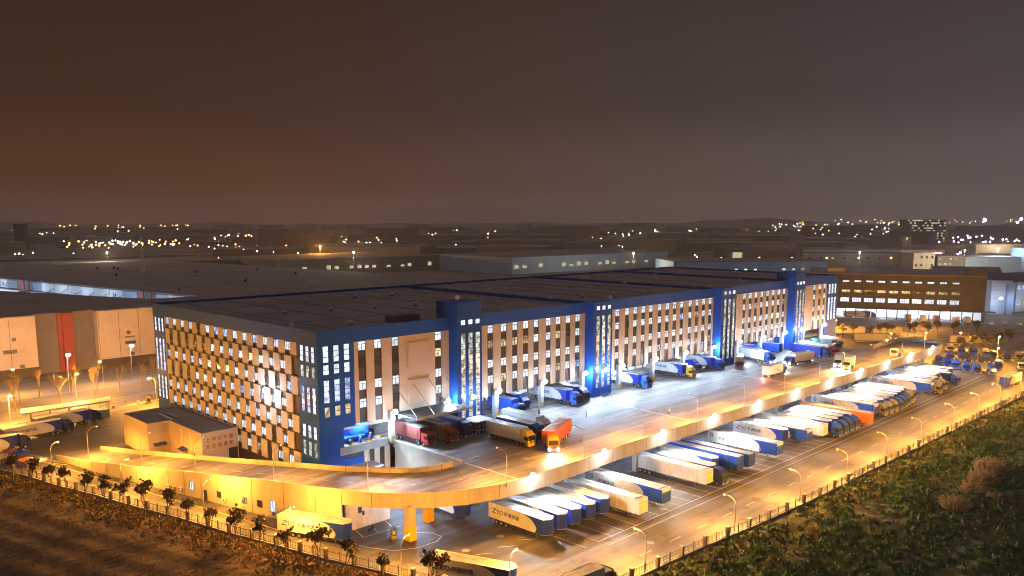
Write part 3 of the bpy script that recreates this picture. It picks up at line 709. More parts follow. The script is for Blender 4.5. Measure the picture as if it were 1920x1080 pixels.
# ------------------------------------------------------------------ other buildings
def block(name, label, cat, poly, z0, z1, wallm, roofm='roof_dark', par=True, loc=None):
    cx = sum(p[0] for p in poly) / len(poly); cy = sum(p[1] for p in poly) / len(poly)
    e = empty(name, (poly[0][0], poly[0][1], 0), 0, label, cat)
    mb_ = MB(); mb_.prism(poly, z0, z1, wallm, wallm); P(mb_, 'wall', e)
    mb_ = MB(); mb_.prism([(cx + (x - cx) * .998, cy + (y - cy) * .998) for x, y in poly], z1 + .01, z1 + .35, roofm); P(mb_, 'roof', e)
    return e
# W1, near left warehouse: beige bays, grey recess with red pier
W1 = block('distribution_warehouse', 'tall beige and grey warehouse with one red pier, behind bare trees at the far left', 'warehouse',
           [(-80, 339), (88.5, 339), (88.5, 343), (110, 343), (110, 339), (172, 339), (172, 370), (144, 374), (108, 469), (-80, 520)], 0, 22.6, 'panel_beige')
mb = MB(); mb.bx(96.8, 342.2, 0, 98.4, 342.98, 22.6, 'red_wall'); mb.bx(98.4, 341.4, 0, 102.2, 342.98, 22.6, 'red_wall'); P(mb, 'red_pier', W1)
mb = MB(); mb.bx(88.6, 342.8, 0, 96.8, 342.98, 22.6, 'grey_wall'); mb.bx(102.2, 342.6, 0, 109.98, 342.98, 22.6, 'grey_wall'); P(mb, 'grey_panel', W1)
mb = MB(); mb.bx(-80, 338.4, 0, 88.5, 338.98, 3.6, 'brown_dark'); mb.bx(110, 338.4, 0, 172, 338.98, 3.6, 'brown_dark'); P(mb, 'plinth', W1)
mb = MB()
for k in range(20): mb.bx(-78 + k * 8.3, 338.9, 3.7, -77.9 + k * 8.3, 338.99, 22.5, 'brown_dark')
for k in range(8): mb.bx(110.4 + k * 7.6, 338.9, 3.7, 110.5 + k * 7.6, 338.99, 22.5, 'brown_dark')
P(mb, 'panel_joint', W1)
for x, z, sx, sz in ((79.5, 10.2, 4.4, 1.4), (81, 14.6, 1.3, 1.3), (121.5, 13.4, 1.4, 1.4), (122, 11.6, 4., .5), (122, 9.3, 4.2, 1.2), (122.5, 4.6, 1.6, 1.2), (88 - 5, 4.4, 1.5, 1.2)):
    mb = MB(); mb.bx(x - sx / 2, 338.8, z - sz / 2, x + sx / 2, 339.02, z + sz / 2, 'grey_wall')
    for k in range(3): mb.bx(x - sx / 2, 338.72, z - sz / 2 + sz * k / 3, x + sx / 2, 338.8, z - sz / 2 + sz * (k + .4) / 3, 'frame_dark')
    P(mb, 'louvre', W1)
# B4: long lit upper strip beyond
B4 = block('parcel_warehouse', 'long dark roofed warehouse with brightly lit white upper bays marked B4 and red piers', 'warehouse',
           [(205, 320), (190, 392), (150.5, 649), (128, 800), (330, 830), (380, 330)][::-1], 0, 18.2, 'grey_wall')
def along(t):   # wall line from (150.5,649) to (190,392)
    return 150.5 + t * 39.5, 649 - t * 257
a4 = math.atan2(-257, 39.5); L4 = math.hypot(257, 39.5)
def b4part(nm, s0, s1, z0, z1, th, mt):
    mb_ = MB(); mb_.bx(s0, -th, z0, s1, -.02, z1, mt); o = mb_.build(nm, B4, (150.5 - B4.location.x, 649 - B4.location.y, 0), a4); return o
s = -60
pat = [(22, 'panel'), (22, 'panel'), (10, 'grille'), (3, 'redthin'), (8, 'red'), (7, 'grey'), (3, 'redthin'), (11, 'grille')] + [(12.5, 'panel')] * 4
SEG = [(-60, -42, 'panel'), (-42, -25, 'panel'), (-25, -1, 'panel'), (0, 11, 'panel'), (11, 26, 'grille'), (26, 28.4, 'redthin'), (28.5, 37, 'red'), (37, 43, 'grey'), (44, 47.4, 'redthin'), (47.5, 61, 'grille'), (61, 78, 'panel'), (78, 95, 'panel'), (95, 113, 'panel'), (113, 128, 'panel'), (128, 145, 'panel'), (145, 160, 'panel'), (160, 175, 'grille'), (175, 177, 'redthin'), (177, 183, 'red'), (183, 190, 'grey'), (191, 194, 'redthin'), (194, 207, 'grille'), (207, 221, 'panel'), (221, 238, 'panel'), (238, 254, 'panel')]
for s, e_, kd in SEG:
    if kd == 'panel':
        b4part('wall_panel', s + .2, e_ - .2, 12.2, 17.6, .5, 'panel_white')
        mb = MB(); mb.cyl((s + 8, -.7, 12.4), (e_ - .3, -.7, 15.2), .16, n=4, mt='frame_dark'); mb.build('brace', B4, (150.5 - B4.location.x, 649 - B4.location.y, 0), a4)
    elif kd == 'grille': b4part('grille', s, e_, 12.2, 17.4, .4, 'blue_grey')
    elif kd == 'red': b4part('red_pier', s, e_, 8, 18.4, 1.2, 'red_wall')
    elif kd == 'redthin': b4part('red_trim', s, e_, 12.2, 17.6, .6, 'red_wall')
    else: b4part('grey_pier', s, e_, 8, 18.4, .8, 'grey_wall')
for s in range(-50, 255, 28):
    light((150.5 + math.cos(a4) * s + 11 * math.sin(a4), 649 + math.sin(a4) * s - 11 * math.cos(a4), 14.5), 2600, LED, 'POINT', .5, name='dock_light')
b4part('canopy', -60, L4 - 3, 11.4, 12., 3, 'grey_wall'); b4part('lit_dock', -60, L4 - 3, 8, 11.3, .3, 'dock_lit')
for s_, tx in ((2.5, '1A'), (149, 'B4')): text('lettering', tx, 3.6, 'frame_dark', B4, (150.5 + math.cos(a4) * s_ + .6 * math.sin(a4) - B4.location.x, 649 + math.sin(a4) * s_ - .6 * math.cos(a4) - B4.location.y, 13.4), (PI / 2, 0, a4))
mb = MB()
for i in range(9): mb.ball((rnd.uniform(190, 320), rnd.uniform(420, 700), 20.2), 1.1, 'frame_dark', 6, 4)
P(mb, 'roof_vent', B4)
# farther low halls on the left
for i, (x, y, wx, wy, z, lb) in enumerate(((120, 860, 300, 90, 15, 'wide dark flat hall behind the B4 warehouse'), (60, 1050, 420, 120, 14, 'low dark hall with a row of lit openings far behind on the left'), (420, 760, 200, 120, 17, 'dark hall half hidden behind the main warehouse roof'), (620, 620, 260, 120, 18, 'grey lit hall behind the middle of the main warehouse'))):
    e = block('far_hall', lb, 'hall', [(x, y), (x + wx, y - 20), (x + wx, y + wy), (x, y + wy)], 0, z, ['grey_wall', 'brown_dark', 'grey_wall', 'blue_grey'][i])
    mb = MB()
    n_ = 22
    for k in range(n_):
        if i == 0: continue
        if rnd.random() < .45: continue
        t = (k + .2) / n_; mb.bx(x + wx * t, y - 20 * t - 1.4, z * .35, x + wx * (t + .5 / n_), y - 20 * t - .6, z * (.45 + .15 * rnd.random()), 'win_warm' if i > 1 else 'dock_lit')
    if i: P(mb, 'lit_opening', e)
# R1: brown four storey warehouse at right
R1 = empty('brown_warehouse', (484.6, 207, 0), 0, 'brown brick four storey warehouse with ribbon windows above a row of lit truck docks', 'warehouse')
A_ = Vector((484.6, 211, 0)); B_ = Vector((518.5, 138, 0)); dd = (B_ - A_); L1 = dd.length; a1 = math.atan2(dd.y, dd.x)
def r1(nm, s0, s1, y0, y1, z0, z1, mt, M=None):
    mb_ = M or MB(); mb_.bx(s0, y0, z0, s1, y1, z1, mt)
    if M is None:
        return mb_.build(nm, R1, tuple(A_ - R1.location), a1)
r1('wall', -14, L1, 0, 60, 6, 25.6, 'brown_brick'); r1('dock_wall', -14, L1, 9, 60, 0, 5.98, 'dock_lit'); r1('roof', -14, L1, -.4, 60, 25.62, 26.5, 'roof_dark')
r1('canopy', -14, L1 + 5, -3.5, 0, 5.8, 6.4, 'brown_brick'); r1('stair_head', L1 - 10, L1 - .1, 1, 9, 26.5, 29.6, 'brown_brick'); r1('lift_head', -4, 6, 4, 14, 26.5, 29, 'panel_beige')
for k in range(17): r1('dock_column', -10 + k * 5.6, -9.5 + k * 5.6, -3.4, -2.9, 0, 5.8, 'brown_brick')
for k in range(13):
    s_ = -9 + k * 6.5
    if s_ + 4.5 > L1 - 12: continue
    m_ = MB(); m_.bx(0, -.1, 0, 4.7, -.02, 2.4, 'win_white')
    for q in range(1, 4): m_.bx(4.7 * q / 4 - .08, -.16, 0, 4.7 * q / 4 + .08, -.1, 2.4, 'frame_dark')
    m_.bx(0, -.16, -.1, 4.7, -.1, 0, 'frame_dark')
    o = m_.build('window', R1, tuple(A_ - R1.location + Vector((math.cos(a1) * s_, math.sin(a1) * s_, 9.6))), a1)
    m_ = MB(); m_.bx(0, -.1, 0, 4.2, -.02, 1.5, 'win_warm' if k % 4 else 'win_off')
    for q in range(1, 6): m_.bx(4.2 * q / 6 - .1, -.16, 0, 4.2 * q / 6 + .1, -.1, 1.5, 'brown_brick')
    m_.build('window', R1, tuple(A_ - R1.location + Vector((math.cos(a1) * (s_ + .6), math.sin(a1) * (s_ + .6), 15.2))), a1)
    m_ = MB(); m_.bx(0, -.1, 0, 3.4, -.02, .9, 'win_white')
    for q in range(1, 3): m_.bx(3.4 * q / 3 - .08, -.16, 0, 3.4 * q / 3 + .08, -.1, .9, 'frame_dark')
    m_.build('window', R1, tuple(A_ - R1.location + Vector((math.cos(a1) * (s_ + .8), math.sin(a1) * (s_ + .8), 21.4))), a1)
for s_ in (8, 28, 48, 66):
    p = A_ + Vector((math.cos(a1), math.sin(a1), 0)) * s_ + Vector((math.sin(a1), -math.cos(a1), 0)) * -4
    light((p.x, p.y, 5.4), 4000, LED, 'POINT', .6, name='dock_light')
# right cluster
def simple(nm, lb, cat, x, y, ang, sx, sy, z, wallm, roofm='roof_dark', wrows=0, wcols=0, wm='win_white', prob=.6, ww=1.6, wh=1.4, gable=0):
    e = empty(nm, (x, y, 0), ang, lb, cat)
    mb_ = MB(); mb_.bx(0, 0, 0, sx, sy, z, wallm); mb_.build('wall', e)
    mb_ = MB()
    if gable: mb_.add([(-.3, -.3, z + .01), (sx + .3, -.3, z + .01), (sx + .3, sy + .3, z + .01), (-.3, sy + .3, z + .01), (-.3, sy / 2, z + gable), (sx + .3, sy / 2, z + gable)], [(0, 1, 5, 4), (2, 3, 4, 5), (0, 4, 3), (1, 2, 5), (3, 2, 1, 0)], roofm)
    else:
        mb_.bx(-.2, -.2, z + .01, sx + .2, sy + .2, z + .6, roofm)
    mb_.build('roof', e)
    n = 0
    for r_ in range(wrows):
        for c_ in range(wcols):
            if rnd.random() > prob: continue
            x_ = sx * (c_ + .5) / wcols - ww / 2; z_ = z * (r_ + .45) / wrows
            mb_ = MB(); mb_.bx(x_, -.12, z_, x_ + ww, -.02, z_ + wh, wm if rnd.random() < .8 else 'win_warm'); mb_.bx(x_ - .1, -.2, z_ - .15, x_ + ww + .1, -.02, z_ - .02, 'frame_dark'); mb_.build('window', e); n += 1
    return e
ang = R(-62)
e = simple('blue_white_depot', 'blue and white depot with floodlit white end wall right of the brown warehouse', 'depot', 567, 148, R(-50), 12, 60, 21, 'blue_white', 'blue_dark', gable=4)
mb = MB()
for z in (5, 10, 15): mb.bx(0, -.15, z, 12, -.02, z + .25, 'blue_grey')
mb.bx(8.2, -3, 0, 12, -.16, 19, 'blue_grey'); mb.build('stair_bay', e)
e = simple('striped_depot', 'white depot with close vertical fins at the right edge behind the floodlights', 'depot', 590, 140, R(-20), 60, 50, 19, 'blue_white', 'blue_dark', 2, 14, 'win_blue', .9, 2.2, 3.2, gable=4)
simple('blue_block', 'blue grey block with two small lit windows one above the other', 'building', 905, 262, R(-60), 62, 60, 21, 'blue_grey', 'roof_dark', 2, 5, 'win_white', .2, 3., 2.4)
simple('blue_tower_block', 'dark blue office block with roof rails at the right edge', 'building', 905, 205, R(-60), 70, 60, 30, 'blue_grey', 'blue_dark', 4, 7, 'win_off', .6, 3., 2.4)
simple('cream_block', 'cream four storey block with small dark square windows', 'building', 872, 300, R(-42), 22, 40, 24, 'parapet_cream', 'panel_beige', 3, 4, 'win_off', .8, 2.4, 2.4)
simple('grey_block', 'grey block with many dim windows right of the cream block', 'building', 892, 284, R(-52), 30, 60, 21, 'grey_wall', 'roof_dark', 4, 6, 'win_warm', .5, 2.4, 1.8)
simple('pale_block', 'small pale block with one lit window standing above the blue block', 'building', 1180, 330, R(-50), 62, 40, 26, 'panel_beige', 'panel_beige', 1, 3, 'win_white', .3, 5., 3.)
simple('pitched_shed', 'low dark pitched shed with white gable end just behind the brown warehouse roof', 'shed', 640, 205, R(-64), 44, 30, 19, 'blue_white', 'roof_dark', gable=5)
e = simple('logistics_hall', 'very long cream logistics hall with a lit pink sign strip under its eaves', 'warehouse', 985, 470, R(-45), 176, 90, 21, 'panel_beige', 'roof_dark', 1, 12, 'win_off', .8, 2.2, 2.)
mb = MB(); mb.bx(0, -.5, 17.2, 120, -.02, 18.2, 'brown_dark'); mb.build('eaves_band', e)
for k, (a, b) in enumerate(((118, 130), (132, 144), (146, 156), (159, 172))): mb = MB(); mb.bx(a, -1.2, 15.4, b, -.52, 17., 'sign_pink'); mb.build('lit_sign', e)
simple('grey_red_hall', 'grey hall with two red topped bays left of the cream logistics hall', 'warehouse', 925, 540, R(-47), 90, 90, 21, 'grey_wall', 'roof_dark', 1, 4, 'red_wall', 1, 12, 8)
simple('long_low_hall', 'long low grey hall along the horizon at the right edge', 'warehouse', 1330, 400, R(-20), 300, 80, 20, 'panel_beige', 'grey_wall', 1, 10, 'win_warm', .3, 4, 2)
simple('mid_hall', 'wide grey hall behind the last stair tower of the blue warehouse', 'warehouse', 700, 470, R(-40), 160, 70, 16, 'blue_grey', 'grey_wall', 1, 16, 'win_white', .5, 3, 1.5)
simple('apartment_tower', 'tall dark apartment tower dotted with warm lit windows on the right horizon', 'tower block', 1980, 700, R(-45), 88, 40, 58, 'grey_wall', 'roof_dark', 10, 18, 'win_warm', .42, 4.2, 3.)
simple('slim_tower', 'slim pale tower left of the blue blocks near the horizon', 'tower block', 1225, 438, R(-45), 12, 12, 34, 'parapet_cream', 'parapet_cream', 4, 1, 'win_off', .5, 3, 3)
simple('left_tower', 'square dark tower block with two lights on its roof at the far left horizon', 'tower block', 446, 1800, R(-30), 20, 18, 50, 'brown_dark', 'roof_dark', 5, 4, 'win_warm', .1, 4, 3)
# lattice pylons
def pylon(x, y, h, b, label, mt='steel', arms=False):
    e = empty('lattice_pylon', (x, y, 0), .4, label, 'pylon'); mb_ = MB()
    n = 8
    for i in range(n):
        z0 = h * i / n; z1 = h * (i + 1) / n; r0 = b * (1 - .8 * i / n); r1 = b * (1 - .8 * (i + 1) / n)
        c0 = [(r0, r0), (-r0, r0), (-r0, -r0), (r0, -r0)]; c1 = [(r1, r1), (-r1, r1), (-r1, -r1), (r1, -r1)]
        for k in range(4):
            mb_.cyl((*c0[k], z0), (*c1[k], z1), .16, n=4, mt=mt); mb_.cyl((*c0[k], z0), (*c1[(k + 1) % 4], z1), .1, n=4, mt=mt); mb_.cyl((*c1[k], z1), (*c1[(k + 1) % 4], z1), .1, n=4, mt=mt)
    mb_.build('mast', e)
    mb_ = MB()
    for z in ((.78, .62) if arms else (.97,)): 
        mb_.cyl((-b * (2.3 if arms else .8), 0, h * z), (b * (2.3 if arms else .8), 0, h * z), .18, n=4, mt=mt)
    mb_.build('cross_arm', e); return e
pylon(812, 292, 38, 2.2, 'rust coloured lattice mast standing behind the brown warehouse', 'brown_paint')
pylon(243, 640, 46, 1.6, 'slender white power pylon with two cross arms at the left', 'white_paint', True)
# distant lights and hills
mb = MB(); rnd = random.Random(21)
def fl(u0, u1, d0, d1, n, mts, r0=.8, r1=1.6, z0=4, z1=14):
    for i in range(n):
        a = R(45) - math.atan((rnd.uniform(u0, u1) - 960) / 1560.); d = rnd.uniform(d0, d1)
        mb.ball((d * math.cos(a), d * math.sin(a), rnd.uniform(z0, z1)), rnd.uniform(r0, r1) * d / 1500, rnd.choice(mts), 6, 4)
fl(0, 130, 1150, 1300, 34, ['white_far', 'white_far', 'orange_far'], .8, 1.3)
fl(105, 335, 1700, 2000, 60, ['white_far', 'orange_far', 'orange_far'], .8, 1.5)
fl(150, 300, 2050, 2250, 30, ['white_far'], 1., 1.7, 4, 9)
fl(105, 350, 4500, 5200, 34, ['orange_far'], .6, 1., 5, 30)
fl(0, 340, 2600, 4300, 70, ['orange_far', 'white_far'], .6, 1.1, 5, 25)
fl(340, 700, 1100, 3200, 130, ['orange_far', 'white_far'], .6, 1.2)
fl(700, 1100, 1500, 4000, 90, ['white_far', 'orange_far'], .6, 1.1)
fl(1100, 1450, 1000, 4000, 120, ['orange_far', 'white_far', 'orange_far'], .6, 1.2)
fl(1440, 1700, 2000, 4500, 70, ['white_far', 'white_far', 'orange_far'], .5, .9, 5, 50)
fl(1760, 1920, 1700, 2400, 30, ['white_far', 'violet_bulb', 'violet_bulb'], .7, 1.2, 8, 20)
fl(1560, 1920, 4800, 5400, 46, ['white_far', 'orange_far'], .4, .6, 40, 60)
fl(1840, 1920, 1900, 2100, 5, ['violet_bulb'], 1.6, 2.2, 40, 60)
for i in range(14):
    t = i / 13; u = 1795 + 60 * t; d = 1150 + 900 * t; a = R(45) - math.atan((u - 960) / 1560.)
    mb.ball((d * math.cos(a), d * math.sin(a), 11), 1.3 * (1 + t * .4), 'violet_bulb', 6, 4)
tag(mb.build('distant_city_lights'), 'countless tiny orange, white and violet lights scattered to the horizon', 'city lights', kind='stuff')
mb = MB(); rnd = random.Random(8)
for i in range(240):
    a = R(45) - math.atan((rnd.uniform(-60, 1980) - 960) / 1560.); d = rnd.uniform(1250, 4500)
    x = d * math.cos(a); y = d * math.sin(a); s = rnd.uniform(30, 120); h = rnd.uniform(7, 20) + (rnd.random() ** 6) * 25
    mb.prism([(x + s * math.cos(a + q), y + s * math.sin(a + q)) for q in (.6, 2.2, 3.7, 5.3)], 0, h, rnd.choice(['grey_wall', 'town_b', 'town_a', 'town_b']), 'roof_dark')
tag(mb.build('distant_town'), 'far low town of uncountable roofs fading into the glow below the sky', 'distant town', kind='stuff')
vs = []; fs = []
for i in range(121):
    a = R(-10) + R(110) * i / 120; h = 30 + 90 * max(0, mn.noise(Vector((a * 5, 1, 0)))) + 25 * mn.noise(Vector((a * 20, 3, 0)))
    for rr_, zz in ((5600, -5), (6100, max(5, h)), (7000, -5)): vs.append((rr_ * math.cos(a), rr_ * math.sin(a), zz))
for i in range(120):
    for k in (0, 1): fs.append((i * 3 + k, i * 3 + k + 1, i * 3 + k + 4, i * 3 + k + 3))
mb = MB(); mb.add(vs, fs, 'ground_far'); tag(mb.build('hills'), kind='structure')

# ------------------------------------------------------------------ vehicles (front at x=0, body towards -x)
def wheel_mesh():
    m_ = MB(); m_.cyl((0, -.14, 0), (0, .14, 0), .5, n=14, mt='rubber'); m_.cyl((0, -.16, 0), (0, .16, 0), .28, n=10, mt='rim'); return m_.mesh('wheel')
WHEEL = wheel_mesh()
def wheels(par, xs, w_=1.12):
    for x in xs:
        for s_ in (-1, 1): obj('wheel', WHEEL, par, (x, s_ * w_, .5))
def cab(par, xf, color, lit=False, high=True, stripe=None):
    m_ = MB()
    prof = [(xf, .55), (xf + .02, 1.55), (xf - .22, 2.75), (xf - .42, 2.95), (xf - 2.35, 2.95), (xf - 2.35, .95), (xf - 1.95, .95), (xf - 1.9, 1.05), (xf - .95, 1.05), (xf - .85, .55)]
    m_.extr(prof, -1.22, 1.22, color)
    for s_ in (-1, 1): m_.bx(xf - .85, s_ * 1.2, .45, xf - .02, s_ * 1.25, 1.5, color)
    m_.build('cab', par)
    m_ = MB(); m_.add([(xf + .03, -1.1, 1.62), (xf + .03, 1.1, 1.62), (xf - .19, 1.05, 2.66), (xf - .19, -1.05, 2.66)], [(0, 1, 2, 3)], 'glass'); m_.build('windshield', par)
    for s_ in (-1, 1):
        m_ = MB(); m_.bx(xf - 1.25, s_ * 1.225, 1.7, xf - .3, s_ * 1.245, 2.5, 'glass'); m_.build('side_window', par)
        m_ = MB(); m_.bx(xf - .12, s_ * 1.28, 1.75, xf + .02, s_ * 1.5, 2.5, 'black'); m_.build('mirror', par)
        m_ = MB(); m_.bx(xf, s_ * .78, .62, xf + .06, s_ * 1.16, .92, 'head_lit' if lit else 'head_off')
        if lit: m_.ball((xf + .1, s_ * .97, .77), .3, 'head_lit', 8, 5)
        m_.build('headlight', par)
    m_ = MB()
    for k in range(4): m_.bx(xf + .015, -.72, .98 + k * .14, xf + .05, .72, 1.06 + k * .14, 'black')
    m_.build('grille', par)
    m_ = MB(); m_.bx(xf - .1, -1.24, .32, xf + .07, 1.24, .6, 'grey_paint' if color != 'yellow_paint' else color); m_.build('bumper', par)
    if high:
        m_ = MB(); m_.extr([(xf - .55, 2.96), (xf - 1., 3.5), (xf - 2.2, 3.85), (xf - 2.3, 3.85), (xf - 2.3, 2.96)], -1.1, 1.1, color); m_.build('roof_fairing', par)
    else:
        m_ = MB(); m_.bx(xf - .5, -1.1, 2.96, xf - .3, 1.1, 3.12, color)
        m_.bx(xf - 1.6, -1., 2.96, xf - .9, 1., 3.0, color); m_.build('sun_visor', par)
    wheels(par, (xf - 1.4,), 1.06)
def chassis(par, xf, xr, mt='black'):
    m_ = MB(); m_.bx(xr, -.45, .62, xf, .45, .92, mt); m_.bx(xf - 3.9, -1.15, .45, xf - 2.6, -.55, 1., 'steel'); m_.bx(xf - 3.7, .55, .45, xf - 2.6, 1.15, 1., 'steel'); m_.build('chassis', par)
def cargo(par, xf, L, kind, W=2.9, z0=1.15, z1=4.1):
    """kinds: zto smooth curtain body with round nose; rib corrugated"""
    h = W / 2; xr = xf - L
    S = dict(zto=('white_paint', 'blue_paint', 'roof_white', False), ribzto=('white_paint', 'blue_light', 'roof_white', True), ribwhite=('white_paint', 'cream_paint', 'roof_white', True),
             orange=('orange_paint', 'orange_paint', 'roof_white', True), blue=('blue_paint', 'blue_paint', 'roof_white', False), ribblue=('blue_light', 'blue_paint', 'roof_white', True),
             white=('white_paint', 'white_paint', 'roof_white', False), maroon=('maroon', 'maroon', 'roof_white', True), tan=('tan_panel', 'maroon', 'roof_white', True), dark=('blue_deep', 'blue_deep', 'roof_white', False),
             brown=('brown_paint', 'brown_paint', 'grey_paint', False), green=('green_paint', 'green_paint', 'green_paint', False), cream=('cream_paint', 'cream_paint', 'roof_white', False),
             grey=('grey_paint', 'grey_paint', 'grey_paint', True), orangep=('orange_paint', 'orange_paint', 'orange_paint', False))[kind]
    side, nose, roof, rib = S
    seg = 6
    if kind == 'zto': nosep = [(xf - .75 * (abs(math.sin(PI / 2 * (k / seg * 2 - 1)))) ** 2.4, h * (k / seg * 2 - 1)) for k in range(seg + 1)]
    else: nosep = [(xf, -h), (xf, h)]
    m_ = MB(); m_.prism([(xr, -h)] + nosep + [(xr, h)], z0, z1, side, roof); m_.build('cargo_body', par)
    m_ = MB()   # roof skin with edge rails and battens
    m_.bx(xr + .02, -h, z1, nosep[0][0], -h + .1, z1 + .06, side); m_.bx(xr + .02, h - .1, z1, nosep[0][0], h, z1 + .06, side)
    n = int(L / 1.3)
    for k in range(1, n): m_.bx(xr + L * k / n - .04, -h + .1, z1, xr + L * k / n + .04, h - .1, z1 + .03, roof)
    m_.build('roof_rail', par)
    if rib:
        n = int(L / .42)
        for s_ in (-1, 1):
            m_ = MB(); m_.bx(xr + .1, s_ * h, z0 + .02, xf - (L * .32 if kind == 'ribzto' else .1), s_ * (h + .065), z0 + .1, side)
            for k in range(n):
                x = xr + .2 + (L - .4) * k / n
                if kind == 'ribzto' and k > n * .68: continue
                m_.bx(x, s_ * h, z0 + .1, x + .2, s_ * (h + .06), z1 - .12, side)
            m_.build('corrugated_side', par)
    if kind in ('zto', 'ribzto'):
        for s_ in (-1, 1):   # blue nose section cut by the big white ellipse
            y_ = s_ * (h + (.07 if rib else .012)); pts_ = []; hh = z1 - z0 - .1; x1 = nosep[0][0] - .01; xe = xf - L * .33
            ex = 2.6 if kind == 'zto' else 2.2
            for k in range(9):
                t = k / 8; z = z0 + .05 + hh * t; zc = .28; u = (t - zc) / (1 - zc) if t > zc else (zc - t) / (zc * 1.6)
                pts_.append((xe + ex * math.sqrt(max(0, 1 - u * u)) - (.9 if t > zc else 0) * u, z))
            poly_ = pts_ + [(x1, z1 - .05), (x1, z0 + .05)]
            m_ = MB(); vs_ = [(x, y_, z) for x, z in poly_]; vs_ += [(x, y_ + s_ * .015, z) for x, z in poly_]; n_ = len(poly_)
            m_.add(vs_, [tuple(range(n_)), tuple(range(n_, 2 * n_))] + [(i, (i + 1) % n_, n_ + (i + 1) % n_, n_ + i) for i in range(n_)], nose)
            if rib:
                for k in range(int(L * .24 / .42)): x = x1 - .25 - k * .42; m_.bx(x - .2, y_, z0 + .15, x, y_ + s_ * .07, z1 - .14, nose)
            m_.build('blue_side', par)
        m_ = MB()
        if kind == 'zto': m_.prism([(x + .015, y) for x, y in nosep] + [(nosep[-1][0] - .05, h + .012), (nosep[0][0] - .05, -h - .012)], z0 + .05, z1 - .05, nose)
        else: m_.bx(xf + .001, -h, z0 + .05, xf + .05, h, z1 - .7, nose); m_.add([(xf + .05, -h, z1 - .7), (xf + .05, h, z1 - .7), (xf - .9, h, z1 + .08), (xf - .9, -h, z1 + .08)], [(0, 1, 2, 3)], 'brown_dark')
        m_.build('front_panel', par)
    elif kind == 'ribwhite':
        m_ = MB(); m_.bx(xf + .001, -h, z0 + .05, xf + .05, h, z1 - .7, nose); m_.add([(xf + .05, -h, z1 - .7), (xf + .05, h, z1 - .7), (xf - 1., h, z1 + .09), (xf - 1., -h, z1 + .09)], [(0, 1, 2, 3)], 'brown_paint'); m_.build('front_panel', par)
    m_ = MB(); m_.bx(xr - .04, -h + .06, z0 + .05, xr - .001, -.03, z1 - .08, 'grey_paint' if kind in ('zto', 'ribzto') else side); m_.bx(xr - .04, .03, z0 + .05, xr - .001, h - .06, z1 - .08, 'grey_paint' if kind in ('zto', 'ribzto') else side)
    for s_ in (-.9, -.3, .3, .9): m_.cyl((xr - .07, s_, z0), (xr - .07, s_, z1 - .1), .025, n=4, mt='steel')
    m_.build('rear_door', par)
    if kind in ('zto',):
        for s_, rz in ((-1, 0), (1, PI)):
            x0_ = xr + .9 if s_ < 0 else xr + 3.9
            text('logo', 'Z', 1.45, 'blue_logo', par, (x0_, s_ * (h + .02), z0 + 1.1), (PI / 2, 0, rz), .15, 1.2)
            text('logo', 'TO', 1.25, 'grey_logo', par, (x0_ + (1.15 if s_ < 0 else -1.15), s_ * (h + .02), z0 + 1.1), (PI / 2, 0, rz), .15, 1.05)
            text('logo', '中通快递', .95, 'blue_logo', par, (x0_ + (3.3 if s_ < 0 else -3.3), s_ * (h + .02), z0 + 1.2), (PI / 2, 0, rz), 0, 1.05)
    elif kind == 'ribzto':
        m_ = MB()
        for s_ in (-1, 1): m_.cyl((xr + 1.3, s_ * (h + .07), z0 + 1.9), (xr + 1.3, s_ * (h + .09), z0 + 1.9), .5, n=14, mt='blue_logo'); m_.cyl((xr + 1.3, s_ * (h + .09), z0 + 1.9), (xr + 1.3, s_ * (h + .1), z0 + 1.9), .3, n=12, mt='white_paint')
        m_.build('emblem', par)
        for s_, rz in ((-1, 0), (1, PI)): text('logo', '中通快运', 1., 'grey_logo', par, (xr + (3. if s_ < 0 else 7.), s_ * (h + .075), z0 + 1.), (PI / 2, 0, rz), 0, 1.1)
    elif kind == 'orange':
        m_ = MB()
        for s_ in (-1, 1): m_.cyl((xf - 5.6, s_ * (h + .06), z0 + 1.7), (xf - 5.6, s_ * (h + .085), z0 + 1.7), .75, n=16, mt='white_paint')
        m_.build('emblem', par)
    m_ = MB()
    for s_ in (-1, 1): m_.bx(xf - L * .62, s_ * 1.2, .55, xf - 2.6, s_ * 1.25, .6, 'steel'); m_.bx(xf - L * .62, s_ * 1.2, .85, xf - 2.6, s_ * 1.25, .9, 'steel')
    for k in range(4): 
        for s_ in (-1, 1): x = xf - 2.7 - (L * .62 - 2.8) * k / 3; m_.bx(x - .03, s_ * 1.17, .55, x + .03, s_ * 1.2, z0, 'steel')
    m_.build('side_guard', par)
def trailer(kind, L):
    def mk():
        e = empty('semi_trailer', (0, 0, 0), 0, '', 'semi trailer'); cargo(e, 0, L, kind)
        m_ = MB(); m_.bx(-L + .1, -.5, .75, -.6, -.3, 1.14, 'black'); m_.bx(-L + .1, .3, .75, -.6, .5, 1.14, 'black'); m_.bx(-L + .05, -1.2, .5, -L + .15, 1.2, .7, 'red_paint'); m_.build('chassis', e)
        for s_ in (-1, 1): m_ = MB(); m_.bx(-3.1, s_ * .8, .02, -2.9, s_ * .65, 1.14, 'steel'); m_.bx(-3.2, s_ * .6, 0, -2.8, s_ * .85, .06, 'steel'); m_.build('landing_leg', e)
        wheels(e, (-L + 2., -L + 3.3, -L + 4.6)); return e
    return mk
